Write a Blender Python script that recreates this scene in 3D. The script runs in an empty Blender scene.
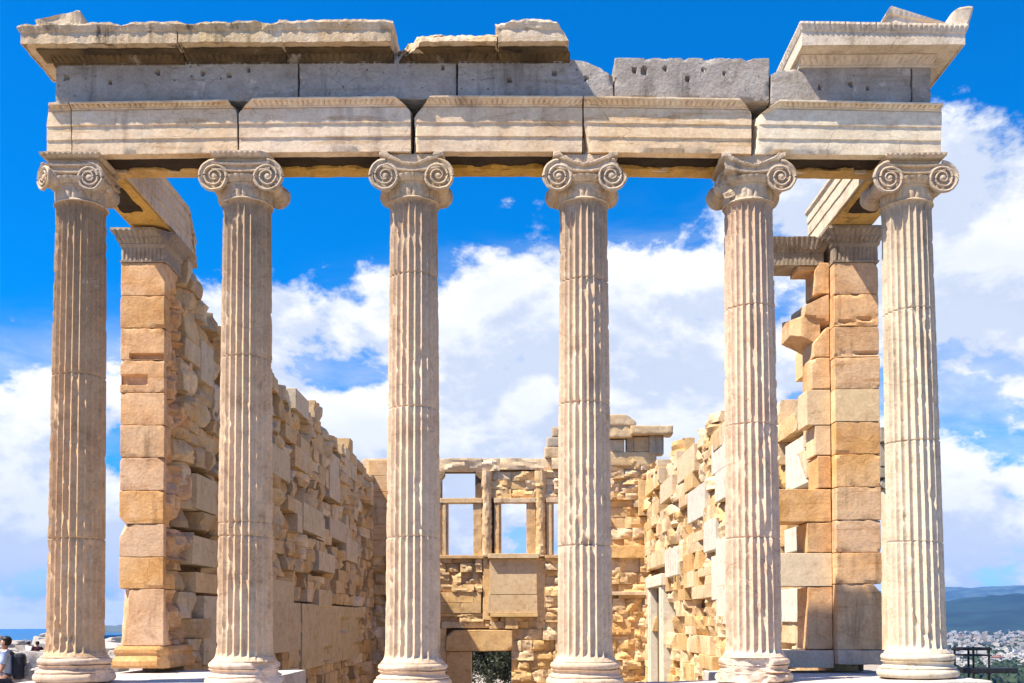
import bpy, math, random
import numpy as np
from mathutils import Matrix, Vector

SC = bpy.context.scene
R = math.radians

# ------------------------------------------------------------------ camera
CAM = dict(x=0.2284, y=-12.887, z=0.76, yaw=0.003358, pit=0.023958, rol=-0.0027014, f=1033.47, sy=253.12)


def cam_dir(X, U, d):
    p = CAM
    c, s = math.cos(p['rol']), math.sin(p['rol'])
    xr, u = c * X - s * U, s * X + c * U
    c, s = math.cos(p['pit']), math.sin(p['pit'])
    yr, zr = c * d - s * u, s * d + c * u
    c, s = math.cos(p['yaw']), math.sin(p['yaw'])
    return np.array([c * xr - s * yr, s * xr + c * yr, zr])


CO = np.array([CAM['x'], CAM['y'], CAM['z']])


def ray(px, py):
    return cam_dir((px - 512) / CAM['f'], (341.5 + CAM['sy'] - py) / CAM['f'], 1.0)


def atY(px, py, Y):
    """measured photo position -> (x, z) on the vertical plane y = Y"""
    d = ray(px, py)
    t = (Y - CO[1]) / d[1]
    return CO[0] + t * d[0], CO[2] + t * d[2]


def atX(px, py, X):
    d = ray(px, py)
    t = (X - CO[0]) / d[0]
    return CO[1] + t * d[1], CO[2] + t * d[2]


cd = bpy.data.cameras.new("camera")
cd.sensor_width = 36.0
cd.lens = CAM['f'] * 36.0 / 1024.0
cd.shift_y = CAM['sy'] / 1024.0
cd.clip_start = 0.1
cd.clip_end = 90000
co = bpy.data.objects.new("camera", cd)
SC.collection.objects.link(co)
r_, u_, f_ = cam_dir(1, 0, 0), cam_dir(0, 1, 0), cam_dir(0, 0, 1)
M = Matrix(((r_[0], u_[0], -f_[0], CO[0]), (r_[1], u_[1], -f_[1], CO[1]), (r_[2], u_[2], -f_[2], CO[2]), (0, 0, 0, 1)))
co.matrix_world = M
SC.camera = co

# ------------------------------------------------------------------ light
SUN = Vector((0.61, 0.312, -1.0)).normalized()          # travel direction of the light
sl = bpy.data.lights.new("sun", 'SUN')
sl.energy = 5.0
sl.angle = R(0.53)
sl.color = (1.0, 0.90, 0.75)
so = bpy.data.objects.new("sun", sl)
so.rotation_euler = SUN.to_track_quat('-Z', 'Y').to_euler()
so.location = (-20, -10, 40)
SC.collection.objects.link(so)

SC.view_settings.view_transform = 'Standard'
SC.view_settings.look = 'None'
SC.view_settings.gamma = 1.0
SC.view_settings.use_curve_mapping = False
SC.view_settings.exposure = 1.04
SC.cycles.max_bounces = 6
SC.cycles.diffuse_bounces = 4
SC.cycles.volume_bounces = 0
SC.cycles.volume_max_steps = 64


class NT:
    """small helper to write node trees"""
    def __init__(s, tree):
        s.t = tree
        s.n = tree.nodes
        s.l = tree.links

    def node(s, kind, **kw):
        n = s.n.new(kind)
        for k, v in kw.items():
            setattr(n, k, v)
        return n

    def set(s, sock, v):
        if isinstance(v, bpy.types.NodeSocket):
            s.l.new(v, sock)
        else:
            if hasattr(sock, 'default_value'):
                try:
                    sock.default_value = v
                except Exception:
                    sock.default_value = (*v, 1.0)

    def math(s, op, a, b=0.0, c=0.0, clamp=False):
        n = s.node('ShaderNodeMath', operation=op, use_clamp=clamp)
        for i, v in enumerate((a, b, c)):
            s.set(n.inputs[i], v)
        return n.outputs[0]

    def mix(s, fac, a, b, mode='MIX'):
        n = s.node('ShaderNodeMix', data_type='RGBA', blend_type=mode)
        s.set(n.inputs[0], fac)
        s.set(n.inputs[6], a if isinstance(a, bpy.types.NodeSocket) else (*a[:3], 1.0))
        s.set(n.inputs[7], b if isinstance(b, bpy.types.NodeSocket) else (*b[:3], 1.0))
        return n.outputs[2]

    def noise(s, vec, scale, detail=4.0, rough=0.55, dist=0.0):
        n = s.node('ShaderNodeTexNoise')
        s.set(n.inputs['Vector'], vec)
        n.inputs['Scale'].default_value = scale
        n.inputs['Detail'].default_value = detail
        n.inputs['Roughness'].default_value = rough
        n.inputs['Distortion'].default_value = dist
        return n.outputs['Fac']

    def ramp(s, v, lo, hi, a=0.0, b=1.0, smooth=True):
        n = s.node('ShaderNodeMapRange', interpolation_type='SMOOTHSTEP' if smooth else 'LINEAR')
        s.set(n.inputs['Value'], v)
        n.inputs['From Min'].default_value = lo
        n.inputs['From Max'].default_value = hi
        n.inputs['To Min'].default_value = a
        n.inputs['To Max'].default_value = b
        return n.outputs['Result']

    def mapping(s, vec, scale=(1, 1, 1), loc=(0, 0, 0), rot=(0, 0, 0)):
        n = s.node('ShaderNodeMapping')
        s.set(n.inputs['Vector'], vec)
        n.inputs['Scale'].default_value = scale
        n.inputs['Location'].default_value = loc
        n.inputs['Rotation'].default_value = rot
        return n.outputs[0]


# ------------------------------------------------------------------ sky
def build_world():
    w = bpy.data.worlds.new("World")
    SC.world = w
    w.use_nodes = True
    w.node_tree.nodes.clear()
    t = NT(w.node_tree)
    tc = t.node('ShaderNodeTexCoord')
    sep = t.node('ShaderNodeSeparateXYZ')
    t.l.new(tc.outputs['Generated'], sep.inputs[0])
    x, y, z = sep.outputs
    zc = t.math('MAXIMUM', t.math('MULTIPLY_ADD', z, 0.92, 0.075), 0.075)
    comb = t.node('ShaderNodeCombineXYZ')
    for i, v in enumerate((x, y, zc)):
        t.set(comb.inputs[i], v)
    sky = t.node('ShaderNodeTexSky', sky_type='NISHITA')
    sky.sun_disc = False
    sd = -SUN
    sky.sun_elevation = math.asin(sd.z)
    sky.sun_rotation = math.atan2(sd.x, sd.y)
    sky.altitude = 150
    sky.air_density = 1.0
    sky.dust_density = 0.6
    sky.ozone_density = 2.2
    t.l.new(comb.outputs[0], sky.inputs[0])
    hs = t.node('ShaderNodeHueSaturation')
    hs.inputs['Hue'].default_value = 0.508
    hs.inputs['Saturation'].default_value = SKY_SAT
    hs.inputs['Value'].default_value = SKY_VAL
    t.l.new(sky.outputs[0], hs.inputs['Color'])
    # clouds: noise on the view-independent sky direction, denser below a slanting upper edge
    az = t.math('ARCTAN2', x, y)
    el = t.math('ARCSINE', t.math('MINIMUM', t.math('MAXIMUM', z, -1.0), 1.0))
    cv = t.node('ShaderNodeCombineXYZ')
    t.set(cv.inputs[0], az)
    t.set(cv.inputs[1], t.math('MULTIPLY', el, 1.55))
    t.set(cv.inputs[2], 0.0)

    def dens(vec):
        a = t.noise(t.mapping(vec, loc=(CLOUD_OFF[0], CLOUD_OFF[1], 0.37)), 5.0, 10.0, 0.60, 0.1)
        return a
    d0 = dens(cv.outputs[0])
    sh = t.node('ShaderNodeVectorMath', operation='ADD')
    t.l.new(cv.outputs[0], sh.inputs[0])
    sh.inputs[1].default_value = (-0.022, 0.040, 0.0)
    d1 = dens(sh.outputs[0])
    # upper edge of the bank (rises towards +x), with a softer thinning near the horizon
    edge = t.math('MINIMUM', t.math('MAXIMUM', t.math('MULTIPLY_ADD', az, 0.20, 0.362), 0.17), 0.418)
    rel = t.math('SUBTRACT', edge, el)
    b1 = t.ramp(rel, -0.10, 0.06, -0.25, 0.11)
    b2 = t.math('ADD', t.ramp(el, 0.0, 0.13, -0.04, 0.0), t.ramp(rel, 0.04, 0.20, 0.0, 0.05))
    b2 = t.math('ADD', b2, t.ramp(t.math('ABSOLUTE', az), 0.9, 1.5, 0.0, -0.25))
    bias = t.math('ADD', b1, b2)
    dd = t.math('ADD', d0, bias)
    cov = t.ramp(dd, 0.495, 0.575)
    wis = t.ramp(t.math('ADD', t.noise(t.mapping(cv.outputs[0], scale=(1, 2.4, 1)), 3.0, 8, .6, .4), t.math('MULTIPLY', bias, .6)), 0.40, 0.75, 0.0, 0.75)
    cov = t.math('MAXIMUM', cov, t.math('MULTIPLY', wis, t.ramp(rel, -0.02, 0.08)))
    lit = t.ramp(t.math('SUBTRACT', d0, d1), -0.06, 0.075)
    thick = t.ramp(dd, 0.58, 0.78, 1.0, 0.62)
    lit = t.math('MULTIPLY', t.math('MULTIPLY_ADD', lit, 0.75, 0.25), thick)
    ccol = t.mix(lit, CLOUD_DARK, CLOUD_LIT)
    col = t.mix(cov, hs.outputs[0], ccol)
    bg = t.node('ShaderNodeBackground')
    bg.inputs['Strength'].default_value = 0.065
    t.l.new(col, bg.inputs['Color'])
    out = t.node('ShaderNodeOutputWorld')
    t.l.new(bg.outputs[0], out.inputs['Surface'])


SKY_SAT, SKY_VAL = 1.75, 1.75
CLOUD_OFF = (0.0, 0.0)
CLOUD_LIT = (8.6, 8.65, 8.8)
CLOUD_DARK = (4.3, 5.1, 6.7)
build_world()


# ------------------------------------------------------------------ numpy noise
_rs = np.random.RandomState(5)
_G = _rs.normal(size=(256, 3))
_G /= np.linalg.norm(_G, axis=1)[:, None]
_P = _rs.permutation(256)
_P = np.concatenate([_P, _P, _P])


def perlin(p):
    p = np.asarray(p, float)
    i = np.floor(p).astype(int)
    f = p - i
    i &= 255
    u = f * f * f * (f * (f * 6 - 15) + 10)

    def g(dx, dy, dz):
        h = _P[_P[_P[(i[:, 0] + dx) & 255] + ((i[:, 1] + dy) & 255)] + ((i[:, 2] + dz) & 255)]
        v = _G[h]
        return v[:, 0] * (f[:, 0] - dx) + v[:, 1] * (f[:, 1] - dy) + v[:, 2] * (f[:, 2] - dz)

    def lerp(a, b, t):
        return a + t * (b - a)
    x00 = lerp(g(0, 0, 0), g(1, 0, 0), u[:, 0])
    x10 = lerp(g(0, 1, 0), g(1, 1, 0), u[:, 0])
    x01 = lerp(g(0, 0, 1), g(1, 0, 1), u[:, 0])
    x11 = lerp(g(0, 1, 1), g(1, 1, 1), u[:, 0])
    return lerp(lerp(x00, x10, u[:, 1]), lerp(x01, x11, u[:, 1]), u[:, 2])


def fbm(p, octs=3, gain=0.5):
    s, a = 0, 1.0
    q = np.array(p, float)
    for _ in range(octs):
        s = s + a * perlin(q)
        q = q * 2.03 + 17.1
        a *= gain
    return s


# ------------------------------------------------------------------ mesh builder
class MB:
    def __init__(s):
        s.V, s.F, s.T, s.n = [], [], [], 0

    def add(s, v, faces, tint=(1, 1, 1)):
        v = np.asarray(v, float).reshape(-1, 3)
        for f in faces:
            f = np.asarray(f, int)
            if f.size:
                s.F.append(f + s.n)
        s.V.append(v)
        t = np.asarray(tint, float)
        if t.ndim == 1:
            t = np.tile(t, (len(v), 1))
        s.T.append(t)
        s.n += len(v)

    def verts(s):
        s.V = [np.concatenate(s.V)] if s.V else [np.zeros((0, 3))]
        s.T = [np.concatenate(s.T)] if s.T else [np.zeros((0, 3))]
        return s.V[0]

    def move(s, fn):
        v = s.verts()
        s.V = [fn(v)]
        return s

    def roughen(s, amp, freq, seed=0, octs=3):
        v = s.verts()
        q = v * freq + seed * 7.3
        d = np.stack([fbm(q, octs), fbm(q + 31.7, octs), fbm(q + 67.1, octs)], 1)
        s.V = [v + d * amp]
        return s

    def cut(s, n, pt, jit=0.0, freq=4.0):
        """break a corner off: points beyond the plane fall back onto it"""
        n = np.asarray(n, float)
        n = n / np.linalg.norm(n)
        v = s.verts()
        d = (v - np.asarray(pt, float)) @ n
        if jit:
            d = d + fbm(v * freq + 3.3, 3) * jit
        s.V = [v - np.maximum(d, 0)[:, None] * n]
        return s

    def build(s, name, mat, parent=None, smooth=True, angle=15, origin=None):
        v = s.verts()
        if origin is not None:
            v = v - np.asarray(origin, float)
        me = bpy.data.meshes.new(name)
        loops = np.concatenate([f.ravel() for f in s.F])
        sizes = np.concatenate([np.full(len(f), f.shape[1]) for f in s.F])
        me.vertices.add(len(v))
        me.vertices.foreach_set('co', v.ravel())
        me.loops.add(len(loops))
        me.loops.foreach_set('vertex_index', loops)
        me.polygons.add(len(sizes))
        me.polygons.foreach_set('loop_start', np.concatenate([[0], np.cumsum(sizes)[:-1]]))
        me.polygons.foreach_set('loop_total', sizes)
        at = me.color_attributes.new('tint', 'FLOAT_COLOR', 'POINT')
        c = np.concatenate([s.T[0], np.ones((len(v), 1))], 1)
        at.data.foreach_set('color', c.ravel())
        me.update(calc_edges=True)
        me.validate()
        me.polygons.foreach_set('use_smooth', np.full(len(me.polygons), smooth))
        if smooth and angle:
            me.set_sharp_from_angle(angle=R(angle))
        me.materials.append(mat)
        o = bpy.data.objects.new(name, me)
        SC.collection.objects.link(o)
        if parent is not None:
            o.parent = parent
        if origin is not None and parent is None:
            o.location = origin
        return o


def grid_faces(nu, nv, wrap=False):
    i = np.arange(nu - (0 if wrap else 1))
    j = np.arange(nv - 1)
    I, J = np.meshgrid(i, j, indexing='ij')
    I2 = (I + 1) % nu
    return np.stack([I * nv + J, I2 * nv + J, I2 * nv + J + 1, I * nv + J + 1], -1).reshape(-1, 4)


def axis_samples(h, r, res, nmin=1, nmax=40):
    r = min(r, h * 0.9)
    m = int(max(nmin, min(nmax, round(2 * (h - r) / res))))
    a = np.linspace(-(h - r), h - r, m + 1)
    return np.concatenate([[-h], [-(h - r) - r * 0.85], a, [h - r + r * 0.85], [h]])


def rbox(mb, lo, hi, r=0.02, res=0.2, tint=(1, 1, 1), amp=0.0, freq=2.0, cuts=(), seed=0, octs=3, nmax=40, post=None):
    lo, hi = np.minimum(lo, hi).astype(float), np.maximum(lo, hi).astype(float)
    c, h = (lo + hi) / 2, (hi - lo) / 2
    r = min(r, h.min() * 0.9)
    S = [axis_samples(h[k], r, res, nmax=nmax) for k in range(3)]
    V, F, n = [], [], 0
    for ax in range(3):
        a, b = (ax + 1) % 3, (ax + 2) % 3
        A, B = np.meshgrid(S[a], S[b], indexing='ij')
        for sg in (-1, 1):
            P = np.zeros((A.size, 3))
            P[:, a], P[:, b], P[:, ax] = A.ravel(), B.ravel(), sg * h[ax]
            q = np.clip(P, -(h - r), h - r)
            d = P - q
            L = np.linalg.norm(d, axis=1)[:, None]
            P = q + d / np.maximum(L, 1e-9) * r
            f = grid_faces(len(S[a]), len(S[b]))
            if sg < 0:
                f = f[:, ::-1]
            F.append(f + n)
            V.append(P)
            n += len(P)
    P = np.concatenate(V)
    for nn, dd in cuts:                                   # facets, in units of the half size along the normal
        nn = np.asarray(nn, float)
        nn = nn / np.linalg.norm(nn)
        sup = (np.abs(nn) * h).sum()
        t = P @ nn - dd * sup
        P = P - np.maximum(t, 0)[:, None] * nn
    P = P + c
    if amp:
        q = P * freq + seed * 3.17
        P = P + amp * np.stack([fbm(q, octs), fbm(q + 31.7, octs), fbm(q + 67.1, octs)], 1)
    if post is not None:
        P = post(P)
    mb.add(P, [np.concatenate(F)], tint)


def lathe(mb, prof, seg=48, c=(0, 0), tint=(1, 1, 1), axis='z', caps=True):
    prof = np.asarray(prof, float)
    th = np.linspace(0, 2 * np.pi, seg, endpoint=False)
    Rr, Zz = prof[:, 0], prof[:, 1]
    X = np.outer(np.cos(th), Rr)
    Y = np.outer(np.sin(th), Rr)
    Z = np.tile(Zz, (seg, 1))
    if axis == 'z':
        P = np.stack([X + c[0], Y + c[1], Z], -1)
    else:                                                 # axis along y, c = (x, z)
        P = np.stack([X + c[0], -Z, Y + c[1]], -1)
        P[..., 1] = Z
    f = grid_faces(seg, len(prof), wrap=True)
    if axis != 'z':
        f = f[:, ::-1]
    mb.add(P.reshape(-1, 3), [f], tint)


def ring_mould(mb, rect, rows, egg=0.075, res=0.014, tint=(1, 1, 1), caps=(True, True), seed=0):
    """moulding running round a rectangle; rows are (outset, z, egg amplitude)"""
    x0, x1, y0, y1 = rect
    nx = max(2, int((x1 - x0) / res))
    ny = max(2, int((y1 - y0) / res))
    xs, ys = np.linspace(x0, x1, nx), np.linspace(y0, y1, ny)
    pts, nor, ss = [], [], []

    def eggf(s, L):
        k = max(1, round(L / egg))
        ph = s / L * k
        return np.abs(np.sin(np.pi * ph)) ** 0.7 - 0.65
    ring = [(xs, np.full(nx, y0), (0, -1), x1 - x0), (np.full(ny, x1), ys, (1, 0), y1 - y0),
            (xs[::-1], np.full(nx, y1), (0, 1), x1 - x0), (np.full(ny, x0), ys[::-1], (-1, 0), y1 - y0)]
    cx, cy = (x0 + x1) / 2, (y0 + y1) / 2
    allp = []
    for rws in rows:
        off, z, a = rws
        row = []
        for X, Y, nrm, L in ring:
            s = np.linspace(0, L, len(X))
            sx = (X - cx) / max((x1 - x0) / 2, 1e-6)
            sy = (Y - cy) / max((y1 - y0) / 2, 1e-6)
            e = eggf(s, L) * a
            px = cx + sx * ((x1 - x0) / 2 + off) + nrm[0] * e
            py = cy + sy * ((y1 - y0) / 2 + off) + nrm[1] * e
            row.append(np.stack([px, py, np.full(len(X), z)], 1))
        allp.append(np.concatenate(row))
    n = len(allp[0])
    P = np.stack(allp, 1)
    f = [grid_faces(n, len(rows), wrap=True)]
    V = P.reshape(-1, 3)
    m = len(rows)
    tri = []
    base = n * m
    extra = []
    for k, (do, row) in enumerate(zip(caps, (0, m - 1))):
        if not do:
            continue
        extra.append(P[:, row].mean(0))
        ci = base + len(extra) - 1
        i = np.arange(n)
        a, b = i * m + row, ((i + 1) % n) * m + row
        tri.append(np.stack([b, a, np.full(n, ci)], 1) if k == 0 else np.stack([a, b, np.full(n, ci)], 1))
    if extra:
        V = np.concatenate([V, np.array(extra)])
    if tri:
        f.append(np.concatenate(tri))
    mb.add(V, f, tint)


def tube(mb, pts, rad, seg=8, tint=(1, 1, 1)):
    pts = np.asarray(pts, float)
    rad = np.broadcast_to(np.asarray(rad, float), (len(pts),))
    T = np.gradient(pts, axis=0)
    T /= np.linalg.norm(T, axis=1)[:, None] + 1e-9
    up = np.array([0, 0, 1.0]) if abs(T[:, 2]).mean() < 0.8 else np.array([1.0, 0, 0])
    N = np.cross(T, up)
    N /= np.linalg.norm(N, axis=1)[:, None] + 1e-9
    B = np.cross(T, N)
    th = np.linspace(0, 2 * np.pi, seg, endpoint=False)
    P = pts[None] + (np.cos(th)[:, None, None] * N[None] + np.sin(th)[:, None, None] * B[None]) * rad[None, :, None]
    V = P.reshape(-1, 3)
    m = len(pts)
    f = [grid_faces(seg, m, wrap=True)]
    V = np.concatenate([V, pts[[0, -1]]])
    i = np.arange(seg)
    j = (i + 1) % seg
    f.append(np.concatenate([np.stack([i * m, j * m, np.full(seg, seg * m)], 1),
                             np.stack([j * m + m - 1, i * m + m - 1, np.full(seg, seg * m + 1)], 1)]))
    mb.add(V, f, tint)


def empty(name, loc, label, cat, group=None):
    o = bpy.data.objects.new(name, None)
    o.location = loc
    o.empty_display_size = 0.2
    SC.collection.objects.link(o)
    return tag(o, label, cat, group)


def tag(o, label=None, cat=None, group=None, kind=None):
    if label:
        o['label'] = label
    if cat:
        o['category'] = cat
    if group:
        o['group'] = group
    if kind:
        o['kind'] = kind
    return o


# ------------------------------------------------------------------ materials
def stone_mat(name, a, b, stain=(0.10, 0.075, 0.055), stain_amt=0.35, patina=None, white=0.25, tint=False, bump=0.35, scale=1.0, veins=0.3, pits=0.0, vert=True, cracks=0.4):
    m = bpy.data.materials.new(name)
    m.use_nodes = True
    t = NT(m.node_tree)
    bs = t.n['Principled BSDF']
    tc = t.node('ShaderNodeTexCoord')
    oi = t.node('ShaderNodeObjectInfo')
    off = t.node('ShaderNodeVectorMath', operation='MULTIPLY_ADD')
    off.inputs[1].default_value = (1, 1, 1)
    rv = t.node('ShaderNodeCombineXYZ')
    for k in range(3):
        t.set(rv.inputs[k], t.math('MULTIPLY', oi.outputs['Random'], 37.0 + 11 * k))
    t.l.new(tc.outputs['Object'], off.inputs[0])
    t.l.new(rv.outputs[0], off.inputs[2])
    P = off.outputs[0]
    n1 = t.noise(P, 1.1 * scale, 7, 0.6, 0.6)
    n2 = t.noise(P, 5.0 * scale, 8, 0.65, 0.3)
    n3 = t.noise(P, 24.0 * scale, 6, 0.7)
    col = t.mix(t.ramp(n1, 0.35, 0.66), a, b)
    mid = tuple(0.5 * (p + q) for p, q in zip(a, b))
    col = t.mix(t.ramp(n2, 0.45, 0.75, 0.0, 0.65), col, tuple(min(0.85, p * 1.28) for p in mid))
    col = t.mix(t.ramp(n2, 0.47, 0.27, 0.0, 0.75), col, tuple(p * q for p, q in zip(mid, (0.62, 0.56, 0.50))))
    # bedding veins in the marble
    nv = t.noise(t.mapping(P, scale=(0.5, 0.5, 7.0) if vert else (7, 7, .5), rot=(0.12, 0.2, 0)), 1.6 * scale, 6, 0.6, 0.9)
    col = t.mix(t.ramp(nv, 0.55, 0.72, 0.0, veins), col, tuple(p * q for p, q in zip(mid, (0.72, 0.6, 0.45))))
    # soot and rain streaks
    ns = t.noise(t.mapping(P, scale=(5.0, 5.0, 0.55)), 1.0 * scale, 6, 0.62, 0.2)
    nm = t.noise(P, 0.8 * scale, 4, 0.55)
    sf = t.math('MULTIPLY', t.ramp(ns, 0.48, 0.72), t.ramp(nm, 0.42, 0.62, 0.0, stain_amt))
    if patina:                                            # grey crust over a height band of the stone
        z0, z1, amt = patina
        sp = t.node('ShaderNodeSeparateXYZ')
        t.l.new(tc.outputs['Object'], sp.inputs[0])
        pz = t.math('ADD', sp.outputs[2], t.math('MULTIPLY', t.math('SUBTRACT', ns, 0.5), 3.2))
        sf = t.math('MAXIMUM', sf, t.math('MULTIPLY', t.ramp(pz, z0, z1, 0.0, amt), t.ramp(n2, 0.3, 0.62, 0.35, 1.0)))
    col = t.mix(sf, col, stain)
    # fine grain
    col = t.mix(t.ramp(n3, 0.3, 0.7, 0.0, 1.0), t.mix(0.22, col, (0.02, 0.016, 0.012), 'MIX'), col)
    if white:
        nw = t.noise(P, 2.6 * scale, 9, 0.7, 0.5)
        col = t.mix(t.ramp(nw, 0.6, 0.68, 0.0, white), col, (0.74, 0.68, 0.58))
    if pits:
        vp = t.node('ShaderNodeTexVoronoi')
        t.l.new(P, vp.inputs['Vector'])
        vp.inputs['Scale'].default_value = 9.0 * scale
        col = t.mix(t.math('MULTIPLY', t.ramp(vp.outputs['Distance'], 0.20, 0.06), t.ramp(n1, .4, .6, 0, pits)), col, tuple(p * 0.25 for p in mid))
    if tint:
        at = t.node('ShaderNodeAttribute', attribute_name='tint')
        col = t.mix(1.0, col, at.outputs['Color'], 'MULTIPLY')
    # hairline cracks
    vc = t.node('ShaderNodeTexVoronoi', feature='DISTANCE_TO_EDGE')
    dv = t.node('ShaderNodeVectorMath', operation='ADD')
    t.l.new(t.mapping(P, scale=(1, 1, 2.2), rot=(.3, .2, .5)), dv.inputs[0])
    nn_ = t.node('ShaderNodeTexNoise')
    nn_.inputs['Scale'].default_value = 1.4
    nn_.inputs['Detail'].default_value = 5
    t.l.new(P, nn_.inputs['Vector'])
    t.l.new(nn_.outputs['Color'], dv.inputs[1])
    t.l.new(dv.outputs[0], vc.inputs['Vector'])
    vc.inputs['Scale'].default_value = 1.3
    crk = t.math('MULTIPLY', t.ramp(vc.outputs['Distance'], 0.009, 0.003), t.ramp(n1, 0.50, 0.58, 0.0, cracks))
    col = t.mix(crk, col, (0.07, 0.05, 0.035))
    # each stone its own shade
    hv = t.node('ShaderNodeHueSaturation')
    t.set(hv.inputs['Value'], t.math('MULTIPLY_ADD', oi.outputs['Random'], 0.13, 0.94))
    t.set(hv.inputs['Hue'], t.math('MULTIPLY_ADD', t.math('FRACT', t.math('MULTIPLY', oi.outputs['Random'], 7.31)), 0.006, 0.498))
    t.set(hv.inputs['Saturation'], t.math('MULTIPLY_ADD', t.math('FRACT', t.math('MULTIPLY', oi.outputs['Random'], 3.77)), 0.2, 0.93))
    t.l.new(col, hv.inputs['Color'])
    col = hv.outputs[0]
    t.set(bs.inputs['Base Color'], col)
    bs.inputs['Roughness'].default_value = 0.86
    bs.inputs['Specular IOR Level'].default_value = 0.18
    bp = t.node('ShaderNodeBump')
    bp.inputs['Strength'].default_value = bump
    bp.inputs['Distance'].default_value = 0.03
    hgt = t.math('SUBTRACT', t.math('ADD', t.math('MULTIPLY', n2, 0.8), t.math('MULTIPLY', n3, 0.6)), t.math('MULTIPLY', crk, 0.4))
    t.set(bp.inputs['Height'], hgt)
    t.l.new(bp.outputs[0], bs.inputs['Normal'])
    return m


def flat_mat(name, col, rough=0.7, var=0.25, scale=8.0, metal=0.0, bump=0.0, tint=False):
    m = bpy.data.materials.new(name)
    m.use_nodes = True
    t = NT(m.node_tree)
    bs = t.n['Principled BSDF']
    tc = t.node('ShaderNodeTexCoord')
    n = t.noise(tc.outputs['Object'], scale, 5, 0.6)
    c = t.mix(t.ramp(n, 0.3, 0.7), tuple(p * (1 - var) for p in col), tuple(min(1, p * (1 + var)) for p in col))
    if tint:
        at = t.node('ShaderNodeAttribute', attribute_name='tint')
        c = t.mix(1.0, c, at.outputs['Color'], 'MULTIPLY')
    t.set(bs.inputs['Base Color'], c)
    bs.inputs['Roughness'].default_value = rough
    bs.inputs['Metallic'].default_value = metal
    bs.inputs['Specular IOR Level'].default_value = 0.25
    if bump:
        bp = t.node('ShaderNodeBump')
        bp.inputs['Strength'].default_value = bump
        t.set(bp.inputs['Height'], n)
        t.l.new(bp.outputs[0], bs.inputs['Normal'])
    return m


M_CRUST_SHADE = stone_mat("crust_and_gap_shade", (0.035, 0.026, 0.018), (0.06, 0.042, 0.025), stain_amt=.3, white=0.0, veins=.2, bump=.7)  # near-black: soot crust, and the shade of the soffit gap as colour
CREAM, CREAM2 = (0.66, 0.53, 0.385), (0.60, 0.455, 0.30)
M_ARCH = stone_mat("architrave_marble", (0.76, 0.595, 0.415), (0.70, 0.51, 0.32), stain=(0.20, 0.13, 0.09), stain_amt=0.6, veins=0.85, white=0.3)
M_ARCH_NEW = stone_mat("architrave_new_marble", (0.75, 0.645, 0.50), (0.69, 0.575, 0.42), stain=(0.22, 0.17, 0.13), stain_amt=0.4, veins=0.35, white=0.35)
M_SOFF = stone_mat("ochre_marble", (0.66, 0.42, 0.15), (0.55, 0.34, 0.12), stain=(0.035, 0.025, 0.018), stain_amt=1.0, veins=0.4, white=0.1)
M_FRIEZE = stone_mat("grey_limestone", (0.35, 0.305, 0.26), (0.43, 0.39, 0.34), stain=(0.11, 0.095, 0.08), stain_amt=0.75, veins=0.45, white=0.4, pits=0.9, bump=0.8)
M_CORN = stone_mat("cornice_marble", (0.66, 0.54, 0.39), (0.54, 0.39, 0.23), stain=(0.06, 0.045, 0.03), stain_amt=1.0, veins=0.45, white=0.6, bump=0.6, scale=1.5)
M_CORN_NEW = stone_mat("pale_cornice_marble", (0.70, 0.595, 0.465), (0.62, 0.50, 0.36), stain=(0.16, 0.12, 0.085), stain_amt=0.65, veins=0.35, white=0.4)
M_CAP = stone_mat("capital_marble", (0.60, 0.48, 0.345), (0.49, 0.37, 0.25), stain=(0.14, 0.105, 0.08), stain_amt=0.7, veins=0.15, white=0.7, bump=0.5, scale=1.6)
M_BASE = stone_mat("base_marble", (0.74, 0.56, 0.42), (0.66, 0.46, 0.31), stain=(0.25, 0.18, 0.13), stain_amt=0.4, veins=0.3, white=0.35)
M_ANTA = stone_mat("anta_marble", (0.74, 0.49, 0.29), (0.66, 0.37, 0.17), stain=(0.20, 0.11, 0.055), stain_amt=0.75, veins=0.8, white=0.12, bump=.45)
M_NEW = stone_mat("new_marble", (0.74, 0.57, 0.37), (0.70, 0.52, 0.33), stain=(0.4, 0.3, 0.2), stain_amt=0.15, veins=0.12, white=0.1, bump=0.15)
M_NEWW = stone_mat("new_white_marble", (0.72, 0.66, 0.55), (0.68, 0.61, 0.50), stain=(0.4, 0.35, 0.28), stain_amt=0.15, veins=0.1, white=0.15, bump=0.15)
M_RUB = stone_mat("wall_marble", (0.70, 0.58, 0.43), (0.64, 0.48, 0.31), stain=(0.12, 0.085, 0.055), stain_amt=0.45, veins=0.45, white=0.25, tint=True, bump=0.5)
M_CORE = stone_mat("wall_core", (0.20, 0.14, 0.09), (0.15, 0.10, 0.06), stain_amt=0.3, white=0.0, bump=0.6)
M_FLOOR = stone_mat("floor_marble", (0.62, 0.57, 0.51), (0.54, 0.48, 0.42), stain=(0.3, 0.26, 0.22), stain_amt=0.3, veins=0.2, white=0.35)

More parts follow.
